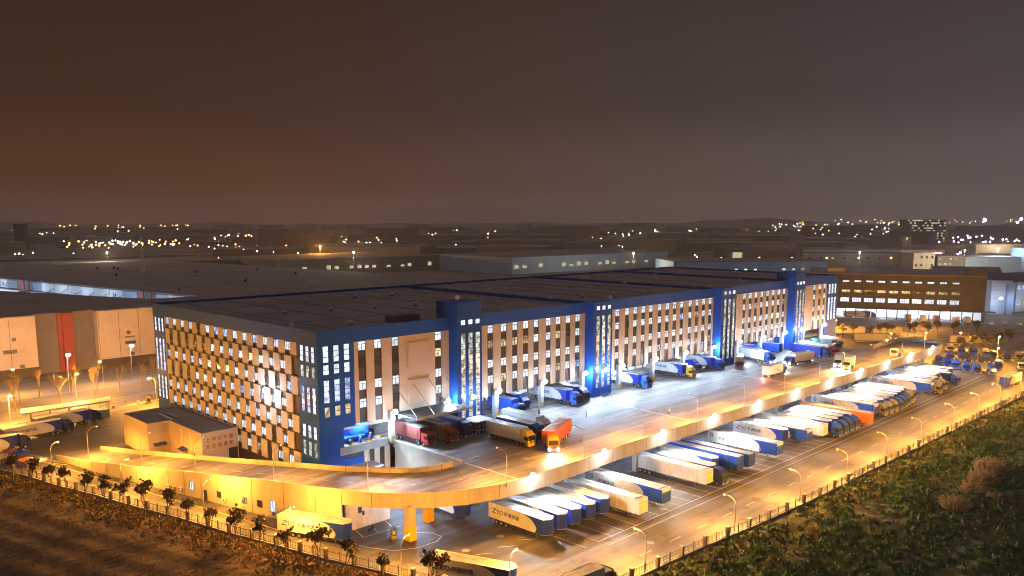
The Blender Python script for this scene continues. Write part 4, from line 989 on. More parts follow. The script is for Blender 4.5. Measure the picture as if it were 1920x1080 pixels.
def semi(kind, L, color, lit=False, high=True, bend=0):
    def mk():
        e = empty('articulated_lorry', (0, 0, 0), 0, '', 'lorry')
        cab(e, 0, color, lit, high); chassis(e, -.3, -6.6); wheels(e, (-4.3, -5.6))
        if bend:
            piv = bpy.data.objects.new('trailer', None); COL.objects.link(piv); piv.parent = e; piv.location = (-4.6, 0, 0); piv.rotation_euler = (0, 0, bend); par = piv; xf = 1.9
        else: par = e; xf = -2.75
        cargo(par, xf, L, kind); m_ = MB(); m_.bx(xf - L + .1, -.5, .8, xf - 3.9, -.3, 1.14, 'black'); m_.bx(xf - L + .1, .3, .8, xf - 3.9, .5, 1.14, 'black'); m_.build('trailer_frame', par)
        if lit:
            for s_ in (-1, 1): m_ = MB(); m_.bx(xf - L - .06, s_ * .8, .75, xf - L + .02, s_ * 1.15, .95, 'tail_lit'); m_.build('tail_light', par)
        wheels(par, (xf - L + 2., xf - L + 3.3, xf - L + 4.6)); return e
    return mk
def rigid(kind, L, color, lit=False, high=False):
    def mk():
        e = empty('box_lorry', (0, 0, 0), 0, '', 'lorry'); cab(e, 0, color, lit, high); chassis(e, -.3, -L - 2.3)
        cargo(e, -2.6, L, kind, 2.7, 1.2, 4.)
        if lit:
            for s_ in (-1, 1): m_ = MB(); m_.bx(-2.6 - L - .06, s_ * .8, .75, -2.6 - L + .02, s_ * 1.15, .95, 'tail_lit'); m_.build('tail_light', e)
        wheels(e, (-3.2, -L + .4, -L - .9) if L > 7 else (-L - .6,)); return e
    return mk
def tractor(color, lit=False, high=True):
    def mk():
        e = empty('tractor_unit', (0, 0, 0), 0, '', 'tractor unit'); cab(e, 0, color, lit, high); chassis(e, -.3, -6.6)
        m_ = MB(); m_.cyl((-5, 0, .95), (-5, 0, 1.1), .55, n=12, mt='black'); m_.build('coupling_plate', e)
        wheels(e, (-4.3, -5.6)); return e
    return mk
D = -PI / 2
# --- ground level row under the edge of the raised yard, nearest first
GR = 'trailers and lorries in the ground level row'
row = [(106, 95.5, 'zto', 15., 't', 'nearest white and blue round nosed trailer of the ground row, lettered side in view'),
 (110, 95.6, 'zto', 15., 't', 'second blue round nosed trailer from the near end of the ground row'),
 (113.9, 95.5, 'zto', 15., 't', 'third blue round nosed trailer from the near end of the ground row'),
 (117.8, 95.3, 'zto', 15., 't', 'fourth blue round nosed trailer from the near end of the ground row'),
 (122.2, 95.3, 'zto', 15., 't', 'fifth blue round nosed trailer, beside the ribbed white trailer with cream front'),
 (127, 91., 'ribwhite', 19.5, 't', 'long ribbed white trailer with cream front, right of the near group of blue trailers'),
 (135.3, 91.3, 'ribzto', 19.5, 't', 'long ribbed white trailer with bright blue nose and dirty roof, nearest of its kind'),
 (152.3, 91.2, 'ribwhite', 19.5, 't', 'long ribbed all white trailer with cream front standing alone beside a gap of empty bays'),
 (156.3, 89.6, 'zto', 15., 's', 'lorry with dark blue cab hidden behind the lone ribbed white trailer'),
 (161.7, 95.4, 'zto', 15., 't', 'round nosed blue trailer between a dark blue cab and two ribbed blue trailers'),
 (166.6, 91.7, 'ribblue', 19.5, 't', 'ribbed blue trailer standing left of its twin in mid row'),
 (170.3, 91.2, 'ribblue', 19.5, 't', 'ribbed blue trailer standing right of its twin before an empty bay'),
 (183.8, 91.4, 'ribzto', 19.5, 't', 'long ribbed white trailer with bright blue nose behind empty marked bays'),
 (197.2, 95.5, 'zto', 15., 't', 'white and blue round nosed trailer with lettering standing free in mid row'),
 (201.2, 91.4, 'ribzto', 19.5, 't', 'ribbed blue nosed trailer tight beside the free standing round nosed one'),
 (209.3, 90.9, 'ribwhite', 19.5, 't', 'ribbed white trailer with cream front left of four blue cabbed lorries'),
 (214.4, 89.4, 'zto', 15., 'b', 'first of four blue cabbed lorries left of the orange trailer'),
 (218.3, 89.5, 'zto', 15., 'b', 'second of four blue cabbed lorries left of the orange trailer'),
 (222.2, 89.6, 'zto', 15., 'b', 'third of four blue cabbed lorries left of the orange trailer'),
 (226.1, 89.5, 'zto', 15., 'b', 'blue cabbed lorry touching the left side of the orange trailer'),
 (231.3, 87.6, 'orange', 21., 't', 'bright orange ribbed trailer with white round emblem, the only one in the row'),
 (243.4, 91., 'ribzto', 19.5, 't', 'ribbed white and blue trailer next after the gap behind the orange one'),
 (247.3, 89.6, 'zto', 15., 'g', 'first grey cabbed lorry after the ribbed trailer beyond the orange one'),
 (251.2, 89.6, 'zto', 15., 'g', 'second grey cabbed lorry in the group beyond the orange trailer'),
 (255.1, 89.5, 'zto', 15., 'g', 'third grey cabbed lorry in the group beyond the orange trailer'),
 (259., 89.6, 'zto', 15., 'b', 'blue cabbed lorry right of three grey cabbed ones'),
 (262.9, 89.9, 'zto', 15., 'b', 'blue cabbed lorry second to the right of the three grey cabbed ones'),
 (266.8, 90.2, 'zto', 15., 'b', 'blue cabbed lorry third to the right of the three grey cabbed ones'),
 (270.7, 90.4, 'zto', 15., 'g', 'dark grey cabbed lorry two places left of the far ribbed blue nosed trailer'),
 (274.6, 91.2, 'zto', 15., 'g', 'dark grey cabbed lorry right at the left side of the far ribbed blue nosed trailer'),
 (288.9, 90.6, 'ribzto', 19.5, 't', 'far ribbed trailer with blue nose standing out in front of the last group'),
 (292.9, 89., 'zto', 15., 'g', 'first grey cabbed lorry behind the far ribbed blue nosed trailer'),
 (296.9, 90., 'ribblue', 15., 'g', 'second lorry behind the far ribbed trailer, with ribbed blue body'),
 (301., 90., 'zto', 15., 'g', 'third grey cabbed lorry behind the far ribbed blue nosed trailer'),
 (305.1, 94.6, 'zto', 15., 't', 'fourth from the far end of the ground row, round nosed trailer'),
 (309.2, 94.8, 'zto', 15., 't', 'third from the far end of the ground row, round nosed trailer'),
 (313.4, 89.7, 'zto', 15., 'b', 'last blue cabbed lorry of the ground row, cab standing proud near the parked tractor units'),
 (317.6, 94.8, 'zto', 15., 't', 'second from the far end of the ground row, white roofed trailer'),
 (323.6, 95.2, 'zto', 15., 't', 'last white roofed trailer at the far end of the ground row')]
for x, y, kd, L, ty, lb in row:
    jit = D + .012 * math.sin(x * 7.3); y += .35 * math.sin(x * 3.1)
    if ty == 't': place(('t', kd, L), trailer(kd, L), (x, y, 0), jit, lb, GR)
    else:
        c = {'s': 'blue_deep', 'b': 'blue_light', 'g': 'grey_paint'}[ty]; place(('s', kd, L, c), semi(kd, L, c, False, True), (x, y, 0), jit, lb, GR)
# trailer standing at the lower dock under the ramp end
place(('t', 'zto', 15.), None, (101.5, 113.6, 0), D - .06, 'blue nosed trailer parked in the shade under the ramp end', GR)
# near trailers at the bottom of the picture
G2 = 'trailers parked along the left fence'
place(('t', 'zto', 15.), None, (79.4, 120.4, 0), R(-66), 'white and blue trailer lit orange beside the ramp wall by the left fence', G2)
place(('t', 'zto', 15.), None, (86.6, 85.6, 0), R(-68), 'large white and blue trailer cut by the bottom edge of the photo', G2)
place(('r', 'white', 8.), rigid('white', 8., 'grey_paint'), (99.4, 77.3, 0), R(-3), 'white roofed lorry just entering at the bottom edge by the right fence', 'lorries moving in the yard')
# left yard lorries
G3 = 'lorries parked in the left yard'
place(('s', 'zto', 15., 'blue_deep'), None, (79.8, 250.2, 0), R(7), 'farthest of three white and blue lorries in the left yard, before the flat canopy', G3)
place(('s', 'zto', 15., 'blue_deep'), None, (70.4, 243.4, 0), R(7), 'middle of three white and blue lorries in the left yard', G3)
place(('s', 'zto', 15., 'blue_deep'), None, (57.2, 233.6, 0), R(8), 'nearest of three white and blue lorries at the left edge of the yard', G3)
# --- raised yard
G4 = 'lorries backed up to the docks of the raised yard'
def dk(key, mk, x, y, lb, rz=D, grp=G4, z=8.02): return place(key, mk, (x, y, z), rz, lb, grp)
dk(('r', 'maroon', 10.), rigid('maroon', 10., 'red_paint'), 112.6, 137.8, 'red cabbed lorry with dull red ribbed body, nearest the ramp end of the docks')
dk(('r', 'tan', 10.), rigid('tan', 10., 'red_paint'), 118.2, 136.4, 'red cabbed lorry with tan slatted body under the entrance canopy')
dk(('r', 'dark', 11.), rigid('dark', 11., 'blue_deep', False, True), 123.2, 137.2, 'dark navy lorry with white roof between the tan lorry and the glass booth')
dk(('r', 'cream', 11.), rigid('cream', 11., 'yellow_paint', False, True), 127.9, 121.6, 'white box lorry with yellow lit cab parked nearest the orange lorry')  # yellow lamp light on a white lorry, put into its cab paint
dk(('r', 'dark', 11.), None, 132.2, 122.6, 'dark blue box lorry between the two white box lorries')
dk(('r', 'white', 12.), rigid('white', 12., 'white_paint', False, True), 138.4, 126.4, 'white box lorry right of the dark blue one in the front trio')
dk(('s', 'orangep', 13., 'orange_paint'), semi('orangep', 13., 'orange_paint', True, True, R(-27)), 128.2, 115.4, 'bright orange lorry turning with headlights on in the raised yard', R(-129), 'lorries moving in the yard')
dk(('r', 'ribblue', 9.), rigid('ribblue', 9., 'blue_light', False, False), 147.6, 143.9, 'short bright blue lorry backed up right of the first stair tower')
dk(('s', 'zto', 15., 'blue_light'), None, 152.6, 147., 'white and blue lorry deep in the dock behind the short bright blue lorry')
dk(('s', 'zto', 15., 'blue_light'), None, 166.4, 140.6, 'white and blue lorry with pale blue cab left of the second stair tower')
dk(('s', 'zto', 15., 'blue_deep'), None, 171.6, 142.2, 'blue lorry with deep blue cab touching the second stair tower')
dk(('s', 'zto', 15., 'blue_light'), None, 188.5, 149.6, 'lorry deep in the dock just right of the second stair tower')
dk(('s', 'zto', 15., 'blue_light'), None, 198.8, 140.6, 'pale blue cabbed lorry alone between the second stair tower and the yellow cab')
dk(('s', 'zto', 15., 'yellow_paint'), semi('zto', 15., 'yellow_paint'), 222.6, 140.5, 'white and blue lorry with bright yellow cab at the docks')
dk(('s', 'zto', 15., 'blue_deep'), None, 232, 144.6, 'dark blue cabbed lorry just right of the yellow cabbed one')
dk(('s', 'zto', 15., 'blue_light'), None, 241, 141.2, 'pale blue cabbed lorry left of the third stair tower')
dk(('r', 'brown', 7.), rigid('brown', 7., 'brown_paint'), 246.2, 138., 'brown tipper lorry standing askew in front of the third stair tower', R(-150))
dk(('s', 'white', 15., 'blue_light'), semi('white', 15., 'blue_light', True), 264, 135.2, 'white lorry with blue cab and headlights on leaving the docks', R(-107), 'lorries moving in the yard')
dk(('s', 'zto', 15., 'blue_light'), None, 276, 146., 'pale blue cabbed lorry deep in the dock behind the leaving lorry')
dk(('t', 'ribblue', 19.5), None, 285, 143., 'ribbed blue trailer left of the fourth stair tower')
dk(('r', 'cream', 9.5, 'b'), rigid('cream', 9.5, 'blue_deep', True), 250.4, 124.6, 'cream box lorry with dark blue cab driving away to the right with lights on', R(2), 'lorries moving in the yard')
dk(('r', 'cream', 10., 'c'), rigid('cream', 10., 'blue_paint', True), 265.4, 130.4, 'cream box lorry with blue cab driving left towards the camera', R(168), 'lorries moving in the yard')
dk(('s', 'blue', 13., 'blue_deep'), semi('blue', 13., 'blue_deep'), 288, 125.6, 'lorry with plain royal blue trailer in front of the fourth stair tower', R(-100), 'lorries parked at the far end of the raised yard')
dk(('s', 'white', 13., 'red_paint'), semi('white', 13., 'red_paint'), 295.6, 126.2, 'lorry with red cab and pinkish white roof beside the royal blue trailer', R(-103), 'lorries parked at the far end of the raised yard')
dk(('r', 'green', 8.), rigid('green', 8., 'green_paint', False, True), 311, 142.5, 'green and yellow lorry heading into the far dock', R(32), 'lorries parked at the far end of the raised yard')
dk(('r', 'white', 6., 'lit'), rigid('white', 6., 'white_paint', True), 273.6, 116.4, 'small white box lorry driving with glaring headlights on the raised yard', R(-163), 'lorries moving in the yard')
dk(('r', 'cream', 5., 'lit'), rigid('cream', 5., 'yellow_paint', True), 271.4, 112.4, 'small yellow lorry with headlights on, close to the edge wall', R(-168), 'lorries moving in the yard')
dk(('tr', 'cream_paint'), tractor('cream_paint', False, False), 309, 111, 'cream tractor unit driving alone beside the edge wall', R(-172), 'lorries moving in the yard')
dk(('r', 'grey', 7.), rigid('grey', 7., 'grey_paint'), 309.5, 131.6, 'grey box lorry at the far corner of the raised yard', R(-118), 'lorries parked at the far end of the raised yard')
dk(('r', 'white', 7.), rigid('white', 7., 'white_paint'), 315.6, 133.5, 'white box lorry at the far corner of the raised yard, right of the grey one', R(-112), 'lorries parked at the far end of the raised yard')
# parked tractor units beyond
G5 = 'tractor units parked beyond the raised yard'
ro = [(352.5, 108.4), (348, 104.2), (345.6, 100.3), (343, 95.6), (340.5, 91.2), (341.8, 86.6)]
for i, (x, y) in enumerate(ro): place(('tr', 'blue_light'), tractor('blue_light'), (x, y, 0), R(214), 'pale blue tractor unit, %s from the left in the front row beyond the raised yard' % ORD[i], G5)
for i, (x, y) in enumerate([(366, 108.5), (368, 104.5), (369, 100.5), (370, 96), (355.6, 88.)]): place(('tr', 'blue_paint'), tractor('blue_paint'), (x, y, 0), R(212), 'blue tractor unit, %s from the left in the second row beyond the raised yard' % ORD[i], G5)
for i, (x, y) in enumerate([(389, 115.5), (385, 109.8), (386, 105.4), (384, 100.2), (381, 96.3), (382, 91.6), (385.4, 88)]): place(('tr', 'blue_deep') if i % 3 else ('tr', 'grey_paint'), tractor('blue_deep' if i % 3 else 'grey_paint'), (x, y, 0), R(212), 'dark tractor unit, %s from the left in the back row before the dark long trailer' % ORD[i], G5)
place(('tr', 'white_paint'), tractor('white_paint', False, False), (361.5, 81.6, 0), R(200), 'white tractor unit at the right edge above the orange lit trailer', G5)
place(('t', 'zto', 15.), None, (317.6, 76.8, 0), R(178), 'white trailer with blue end parked along the right fence at the right edge', 'trailers parked along the right fence')
# far side road
G6 = 'vehicles on the road beyond the yard'
place(('s', 'grey', 15., 'grey_paint'), semi('grey', 15., 'grey_paint'), (424, 108.5, 0), R(-62), 'long dark trailer lorry parked beyond the back row of tractor units', G6)
place(('s', 'grey', 15., 'grey_paint'), None, (402, 146, 0), R(-47), 'dark lorry between the far bushes and the ramp end', G6)
place(('s', 'grey', 15., 'grey_paint'), None, (372, 168, 0), R(-47), 'dark lorry right of the far end of the blue warehouse', G6)
place(('t', 'cream', 15.), trailer('cream', 15.), (432, 152, 0), R(-47), 'cream trailer glowing orange on the far road, right one of two', G6)
place(('t', 'cream', 15.), None, (420, 166, 0), R(-47), 'cream trailer glowing orange on the far road, left one of two', G6)
place(('s', 'zto', 15., 'blue_deep'), None, (496, 190, 0), R(-60), 'white and blue lorry passing in front of the brown warehouse docks', G6)
for i, (x, y) in enumerate([(497.5, 172.5), (500.5, 165.5), (503, 159), (507, 150), (509, 145)]): place(('r', 'brown', 7.) if i in (0, 2) else ('r', 'white', 7.), None, (x, y, 0), a1 + PI + PI / 2 + PI, 'lorry backed into the brown warehouse docks, %s from the left' % ORD[i], G6)
place(('r', 'white', 7.), None, (392, 88, 0), R(170), 'white box lorry by the right edge beyond the tractor units', G6)
for (x, y, a) in ((128.2, 115.4, -129), (264, 135.2, -107), (265.4, 130.4, 168), (273.6, 116.4, -163), (271.4, 112.4, -168)):
    dx = math.cos(R(a)); dy = math.sin(R(a))
    light((x + dx * .6, y + dy * .6, 9.2), 9000, (1, .86, .62), 'SPOT', .25, 80, (x + dx * 12, y + dy * 12, 8), name='headlight_beam')
light((236.8, 124.2, 9), 300, (1, .15, .08), 'POINT', .3, name='tail_light_glow')
light((251.6, 124.6, 9), 900, (1, .86, .7), 'POINT', .3, name='headlight_beam')
# glass booth on the raised yard
e = empty('glass_booth', (128.2, 139.8, 8.01), 0, 'small glass walled booth with flat white roof between the lorries', 'booth')
mb = MB(); mb.bx(-2.7, -2.4, 3.1, 2.9, 2.4, 3.35, 'white_paint'); mb.build('roof', e)
mb = MB(); mb.bx(-2.3, -2, .2, 2.5, 2, 3.08, 'glass'); mb.build('glazing', e)
mb = MB()
for x in (-2.35, -1.15, .05, 1.25, 2.45):
    for y in (-2.05, 1.98): mb.bx(x, y, 0, x + .08, y + .07, 3.1, 'frame_white')
for z in (.1, 1.1, 2.1): mb.bx(-2.35, -2.08, z, 2.53, -2.06, z + .08, 'frame_white'); mb.bx(-2.38, -2.05, z, -2.36, 2.05, z + .08, 'frame_white')
mb.build('frame', e); light((128.2, 139.8, 10.5), 120, LED, 'POINT', .2, name='booth_light')
# ------------------------------------------------------------------ street lamps
def lamp(h, arm, bulb='sodium_bulb', br=.13):
    def mk():
        e = empty('street_lamp', (0, 0, 0), 0, '', 'street lamp')
        m_ = MB(); m_.cyl((0, 0, 0), (0, 0, .5), .16, .14, 8, 'pole'); m_.cyl((0, 0, .5), (0, 0, h * .8), .1, .075, 8, 'pole'); m_.build('pole', e)
        m_ = MB(); pts_ = [(arm * (1 - math.cos(t)), 0, h * .8 + h * .2 * math.sin(t)) for t in [R(90) * k / 6 for k in range(7)]]; m_.path(pts_, .06); m_.build('arm', e)
        m_ = MB(); m_.extr([(arm - .1, h - .08), (arm + .75, h - .02), (arm + .7, h + .1), (arm, h + .1)], -.16, .16, 'pole'); hd = m_.build('lamp_head', e)
        m_ = MB(); m_.ball((arm + .4, 0, h - .1), br, bulb, 8, 5, .6); m_.build('bulb', hd)
        return e
    return mk
def put_lamp(x, y, z, rz, h, arm, label, group, power, col=SOD, key='a', bulb='sodium_bulb', br=.13, kind='POINT'):
    place(('lamp', h, arm, key), lamp(h, arm, bulb, br), (x, y, z), rz, label, group)
    c = math.cos(rz) * (arm + .4); s_ = math.sin(rz) * (arm + .4)
    light((x + c, y + s_, z + h - .45), power, col, kind, .25, 165, (x + c, y + s_, 0) if kind == 'SPOT' else None)
GD = 'lamps along the edge wall of the raised yard'
for i in range(11):
    x = 104.5 + 22.5 * i; y = 105.9 if i == 0 else (106.1 if i == 1 else 107.2)
    put_lamp(x, y, 8.3 if i else 8.2, PI / 2, 7.2, 2.2, 'curved arm lamp on the raised yard edge wall, %s from the near end' % ORD[i], GD, 5200, kind='SPOT')
for i in range(11):
    x = 110.6 + 22.5 * i; y = 105.4 if i == 0 else (105.9 if x < 141 else 106.6)
    floodlight((x, y, 9.2), 'white floodlight clipped outside the edge wall, %s from the ramp end' % ORD[i], 'floodlights outside the edge wall')
    light((x, y - 2.2, 8.8), 9000, (.8, .93, .9), 'SPOT', .3, 150, (x, y - 8, 0), name='floodlight_beam')
    light((x, y - 3., 8.6), 900, (.8, .93, .85), 'POINT', .3, 128, None, name='floodlight_light')
GP = 'lamps along the right perimeter fence'
for i, x in enumerate((108, 134, 157.8, 179.5, 201.3, 223, 247, 268.2, 288, 310, 332)):
    put_lamp(x, fright(x) + 1.4, 0, PI / 2, 6.6, 2., 'curved arm lamp by the right fence, %s from the bottom of the photo' % ORD[i], GP, 3700)
GL = 'lamps along the ramp and left fence'
for i, (x, y, z, rz) in enumerate(((63.6, 209.5, .6, R(15)), (71., 166, 4.8, R(18)), (67.6, 186.6, 2.6, R(18)), (76.4, 142.6, 6.6, R(25)), (83.2, 120.6, 7.9, R(45)))):
    put_lamp(x + .2, y, z, rz, 7.4, 2.2, 'curved arm lamp on the ramp, %s by nearness to the left end' % ORD[[0, 2, 1, 3, 4][i]], GL, 3600, kind='SPOT')
for i, (x, y) in enumerate(((54., 203.5), (60.2, 178), (66.4, 152), (70, 126.6), (76.2, 101.5), (84.5, 85))):
    put_lamp(x, y, 0, R(10), 7.4, 1.4, 'curved arm lamp in the paved strip by the left fence, %s from the far end' % ORD[i], GL, 3400)
for i, (x, y, rz) in enumerate(((60, 262, R(-90)), (84.4, 284.5, R(-90)), (99.8, 258.5, R(180)), (40, 276, R(-90)))):
    put_lamp(x, y, 0, rz, 9, 1.6, ['sodium lamp behind the flat canopy at the left edge', 'tall lamp among the bare trees on the left road', 'sodium lamp shining at the far corner of the blue warehouse', 'lamp at the far left edge of the road'][i], 'lamps on the left road', 12000, SOD, 'b', 'sodium_bulb', .5)
for i, (x, y, z) in enumerate(((87, 300, 13), (110, 306, 13), (58, 322, 11))):
    place(('lamp', 13, 1., 'led'), lamp(13, 1., 'led_bulb', .75), (x, y, 0), -PI / 2, ['tall white floodlight mast before the red pier of the left warehouse', 'white floodlight mast before the beige right bay of the left warehouse', 'white floodlight mast at the left edge of the left warehouse'][i], 'white masts before the left warehouse')
    light((x, y - 1.4, 12.2), 4000, LED, 'POINT', .4)
for i, (x, y) in enumerate(((72, 304), (98, 300), (130, 302), (46, 300))):
    put_lamp(x, y, 0, PI / 2, 9, 1.6, 'sodium lamp among the bare trees, %s counted rightward' % ORD[[1, 2, 3, 0][i]], 'sodium lamps among the bare trees', 5500, SOD, 'b', 'sodium_bulb', .5)
GF = 'lamps on the road beyond the yard'
for i, (x, y, h, rz) in enumerate(((377, 137, 8, R(200)), (391, 127, 8, R(200)), (360.5, 113, 8, R(160)), (364, 91, 8, R(200)), (392, 98, 9, R(200)), (356, 131, 8, R(200)), (402, 116, 8, R(200)), (440, 150, 9, R(200)), (470, 150, 9, R(120)), (330, 128, 7, R(200)), (400, 172, 9, R(200)))):
    put_lamp(x, y, 0, rz, h, 1.8, 'sodium lamp on the far road, %s in order of distance from the ramp end' % ORD[i], GF, 5200, SOD, 'c', 'sodium_bulb', .42)
for i, (x, y) in enumerate(((985, 440), (1012, 412), (1040, 384), (1066, 358), (905, 282), (930, 500), (955, 470), (600, 330), (520, 310))):  # first four added in front of the cream hall to brighten its wall
    put_lamp(x, y, 0, R(200), 12, 2, 'distant sodium lamp near the logistics halls, %s counted outward' % ORD[i], 'distant sodium lamps', 190000, SOD, 'd', 'orange_far', 1.2)
for i, (x, y) in enumerate(((560, 141), (572, 128), (585, 118), (545, 150))):
    put_lamp(x, y, 0, R(200), 11, 2, 'white flood lamp in front of the blue and white depot, %s counted rightward' % ORD[i], 'white lamps before the depot', 26000, LED, 'e', 'led_bulb', .9)

# ------------------------------------------------------------------ fences
def fence(path, label, step_post, pillar_h=2.1, z=0):
    e = empty('boundary_fence', (path[0][0], path[0][1], 0), 0, label, 'fence')
    mb_ = MB(); wall_along(mb_, [(x, y, 0) for x, y in path], -.1, .35, .3, 'concrete'); P(mb_, 'plinth', e)
    mb_ = MB(); acc = 0; nxt = 0; nxtp = 0; pil = []
    for (a, b) in zip(path, path[1:]):
        a = Vector(a); b = Vector(b); L_ = (b - a).length; d = (b - a) / L_; n = Vector((-d.y, d.x)) * .15
        for zz in (.55, 1.7):
            p = a + n; q = b + n; mb_.cyl((p.x, p.y, zz), (q.x, q.y, zz), .035, n=4, mt='frame_dark', cap=False)
        t = nxt
        while t < L_:
            p = a + d * t + n; mb_.bx(p.x - .018, p.y - .018, .4, p.x + .018, p.y + .018, 1.85, 'frame_dark'); t += .42
        nxt = t - L_
        t = nxtp
        while t < L_: pil.append(a + d * t + n); t += step_post
        nxtp = t - L_
    P(mb_, 'railing', e)
    for i, p in enumerate(pil):
        if i % 2 == 0:
            m_ = MB(); m_.bx(-.28, -.28, -.1, .28, .28, pillar_h, 'grey_wall'); m_.bx(-.36, -.36, pillar_h, .36, .36, pillar_h + .14, 'concrete'); k = 'pillar'
        else: m_ = MB(); m_.bx(-.06, -.06, 0, .06, .06, 2.1, 'frame_dark'); k = 'post'
        if (e.get('_m' + k)) is None: PROTO[(e.name, k)] = PROTO.get((e.name, k)) or m_.mesh(k)
        obj(k, PROTO[(e.name, k)], e, (p.x - path[0][0], p.y - path[0][1], 0))
fence(FL, 'low iron railing fence with square pillars along the left yard beside the saplings', 3.)
fence(FR, 'long iron railing fence with square pillars between the right yard road and the dark field', 3.4)
fence([(120, 268), (104, 266), (92, 264), (84, 263)], 'short dark wall topped by shrubs left of the blue warehouse', 4., .9)

# ------------------------------------------------------------------ trees
def branch_tree(seed, h, spread, levels=4, crown=None, r0=.16, mt='twig'):
    rnd_ = random.Random(seed); tr = MB(); br = MB(); tips = []
    def grow(p, d, L, r, lv, m_):
        q = p + d * L; m_.cyl(p, q, r, r * .62, 5 if lv else 6, mt, False)
        if lv >= levels: tips.append(q); return
        for k in range(3 if lv < 3 else 2 + (rnd_.random() < .4)):
            nd = (d + Vector((rnd_.uniform(-1, 1), rnd_.uniform(-1, 1), rnd_.uniform(-.1, .7))) * spread).normalized()
            grow(p + d * L * rnd_.uniform(.55, 1), nd, L * rnd_.uniform(.6, .82), r * .55, lv + 1, br)
    grow(Vector((0, 0, -.1)), Vector((0, 0, 1)), h * .36, r0, 0, tr)
    lf = None
    if crown:
        lf = MB()
        for t in tips:
            for k in range(crown):
                c = t + Vector((rnd_.gauss(0, .28), rnd_.gauss(0, .28), rnd_.gauss(0, .22))); s_ = rnd_.uniform(.12, .26); a = Vector((rnd_.gauss(0, 1), rnd_.gauss(0, 1), rnd_.gauss(0, 1))).normalized(); u = a.orthogonal().normalized(); w_ = a.cross(u)
                lf.add([c - u * s_ - w_ * s_ * .6, c + u * s_ - w_ * s_ * .6, c + u * s_ * .7 + w_ * s_, c - u * s_ * .7 + w_ * s_], [(0, 1, 2, 3)], 'leaf_a' if rnd_.random() < .6 else 'leaf_b')
    return tr, br, lf
def tree_thing(nm, cat, seed, h, spread, levels, crown, r0, mt='twig'):
    def mk():
        tr, br, lf = branch_tree(seed, h, spread, levels, crown, r0, mt); e = empty(nm, (0, 0, 0), 0, '', cat)
        tr.build('trunk', e); br.build('branches', e)
        if lf: lf.build('crown', e)
        return e
    return mk
TL = [(46.2, 203.5), (48.4, 197.2), (50.6, 190.8), (51.8, 184.7), (53.6, 179.3), (55.1, 172.4), (57, 167), (58.4, 160.4), (60.3, 154.4), (62.4, 149.2), (63.8, 143), (64.9, 135.4), (66.4, 129), (68., 122.6), (69.6, 115.6), (71.3, 109.6), (73.4, 102), (76.4, 93.6)]
for i, (x, y) in enumerate(TL):
    place(('sap', i % 7), tree_thing('sapling_tree', 'tree', 40 + i % 7, 6.6, .42, 4, 5, .1, 'bark'), (x - .3, y + ((i * 53) % 10 - 5) * .12, .1), i * 1.7, 'young leafy sapling outside the left fence, %s from the far left' % ORD[i], 'saplings along the left fence', .8 + .45 * ((i * 37) % 10) / 10)
bt = [(70, 292), (77, 297), (80, 286), (86, 293), (91, 288), (95, 297), (100, 291), (106, 286), (112, 293), (60, 290), (52, 296), (44, 288), (66, 281), (119, 289)]
for i, (x, y) in enumerate(bt):
    place(('bare', i % 4), tree_thing('bare_tree', 'tree', 60 + i % 4, 11., .6, 5, None, .22), (x, y, 0), i * 2.1, 'bare winter tree by the left road, %s in planting order from the red pier' % ORD[i], 'bare trees along the left road')
rnd = random.Random(17); n = 0
for i in range(20):
    t = i / 19; x = 372 + 88 * t; y = 178 - 58 * t + rnd.uniform(-3, 3)
    place(('bush', i % 3), tree_thing('roadside_tree', 'tree', 80 + i % 3, 6.5, .6, 5, 3, .15, 'bark'), (x + 6, y + 5, 0), i * 1.3, 'dark bushy tree in the belt before the brown warehouse, %s from its left end' % ORD[i], 'tree belt before the brown warehouse')
for i in range(10):
    place(('bush', i % 3), None, (392 + i * 5., 112 - i * 1.2 + (i % 2) * 4, 0), i * 2.2, 'dark bushy tree behind the tractor units, %s from the ramp end' % ORD[i], 'trees behind the tractor units')
for i, (x, y) in enumerate(((98, 262), (106, 264.6), (43, 246))):
    place(('shrub', 0), tree_thing('shrub', 'shrub', 95, 2.4, .8, 4, 12, .08, 'bark'), (x, y, 0), i, ['round shrub on the short wall left of the blue warehouse', 'second shrub on the short wall, nearer the blue warehouse', 'shrub at the left edge of the photo before the canopy'][i], 'shrubs by the left yard')
# dry reed clumps in the right field
def reeds(seed, n_, rad, h):
    def mk():
        rnd_ = random.Random(seed); m_ = MB()
        for k in range(n_):
            a = rnd_.uniform(0, 2 * PI); r = rad * math.sqrt(rnd_.random()); x = r * math.cos(a); y = r * math.sin(a); hh = h * rnd_.uniform(.5, 1) * (1.15 - .5 * r / rad)
            b = rnd_.uniform(0, 2 * PI); lx = x * .25 + rnd_.gauss(0, .35); ly = y * .25 + rnd_.gauss(0, .35); w_ = .1
            m_.add([(x - w_ * math.cos(b), y - w_ * math.sin(b), -.3), (x + w_ * math.cos(b), y + w_ * math.sin(b), -.3), (x + lx * .6 + w_ * math.cos(b), y + ly * .6 + w_ * math.sin(b), hh * .65), (x + lx * .6 - w_ * math.cos(b), y + ly * .6 - w_ * math.sin(b), hh * .65), (x + lx * 1.3, y + ly * 1.3, hh)], [(0, 1, 2, 3), (3, 2, 4)], 'reed')
        e = empty('reed_clump', (0, 0, 0), 0, '', 'reeds'); m_.build('stalks', e)
        m_ = MB()
        for k in range(n_ // 3):
            a = rnd_.uniform(0, 2 * PI); r = rad * .95 * math.sqrt(rnd_.random()); x = r * math.cos(a) * 1.15; y = r * math.sin(a) * 1.15; z = h * rnd_.uniform(.6, .95); m_.ball((x, y, z), .09, 'reed', 5, 3, 2.2)
        m_.build('plumes', e); return e
    return mk
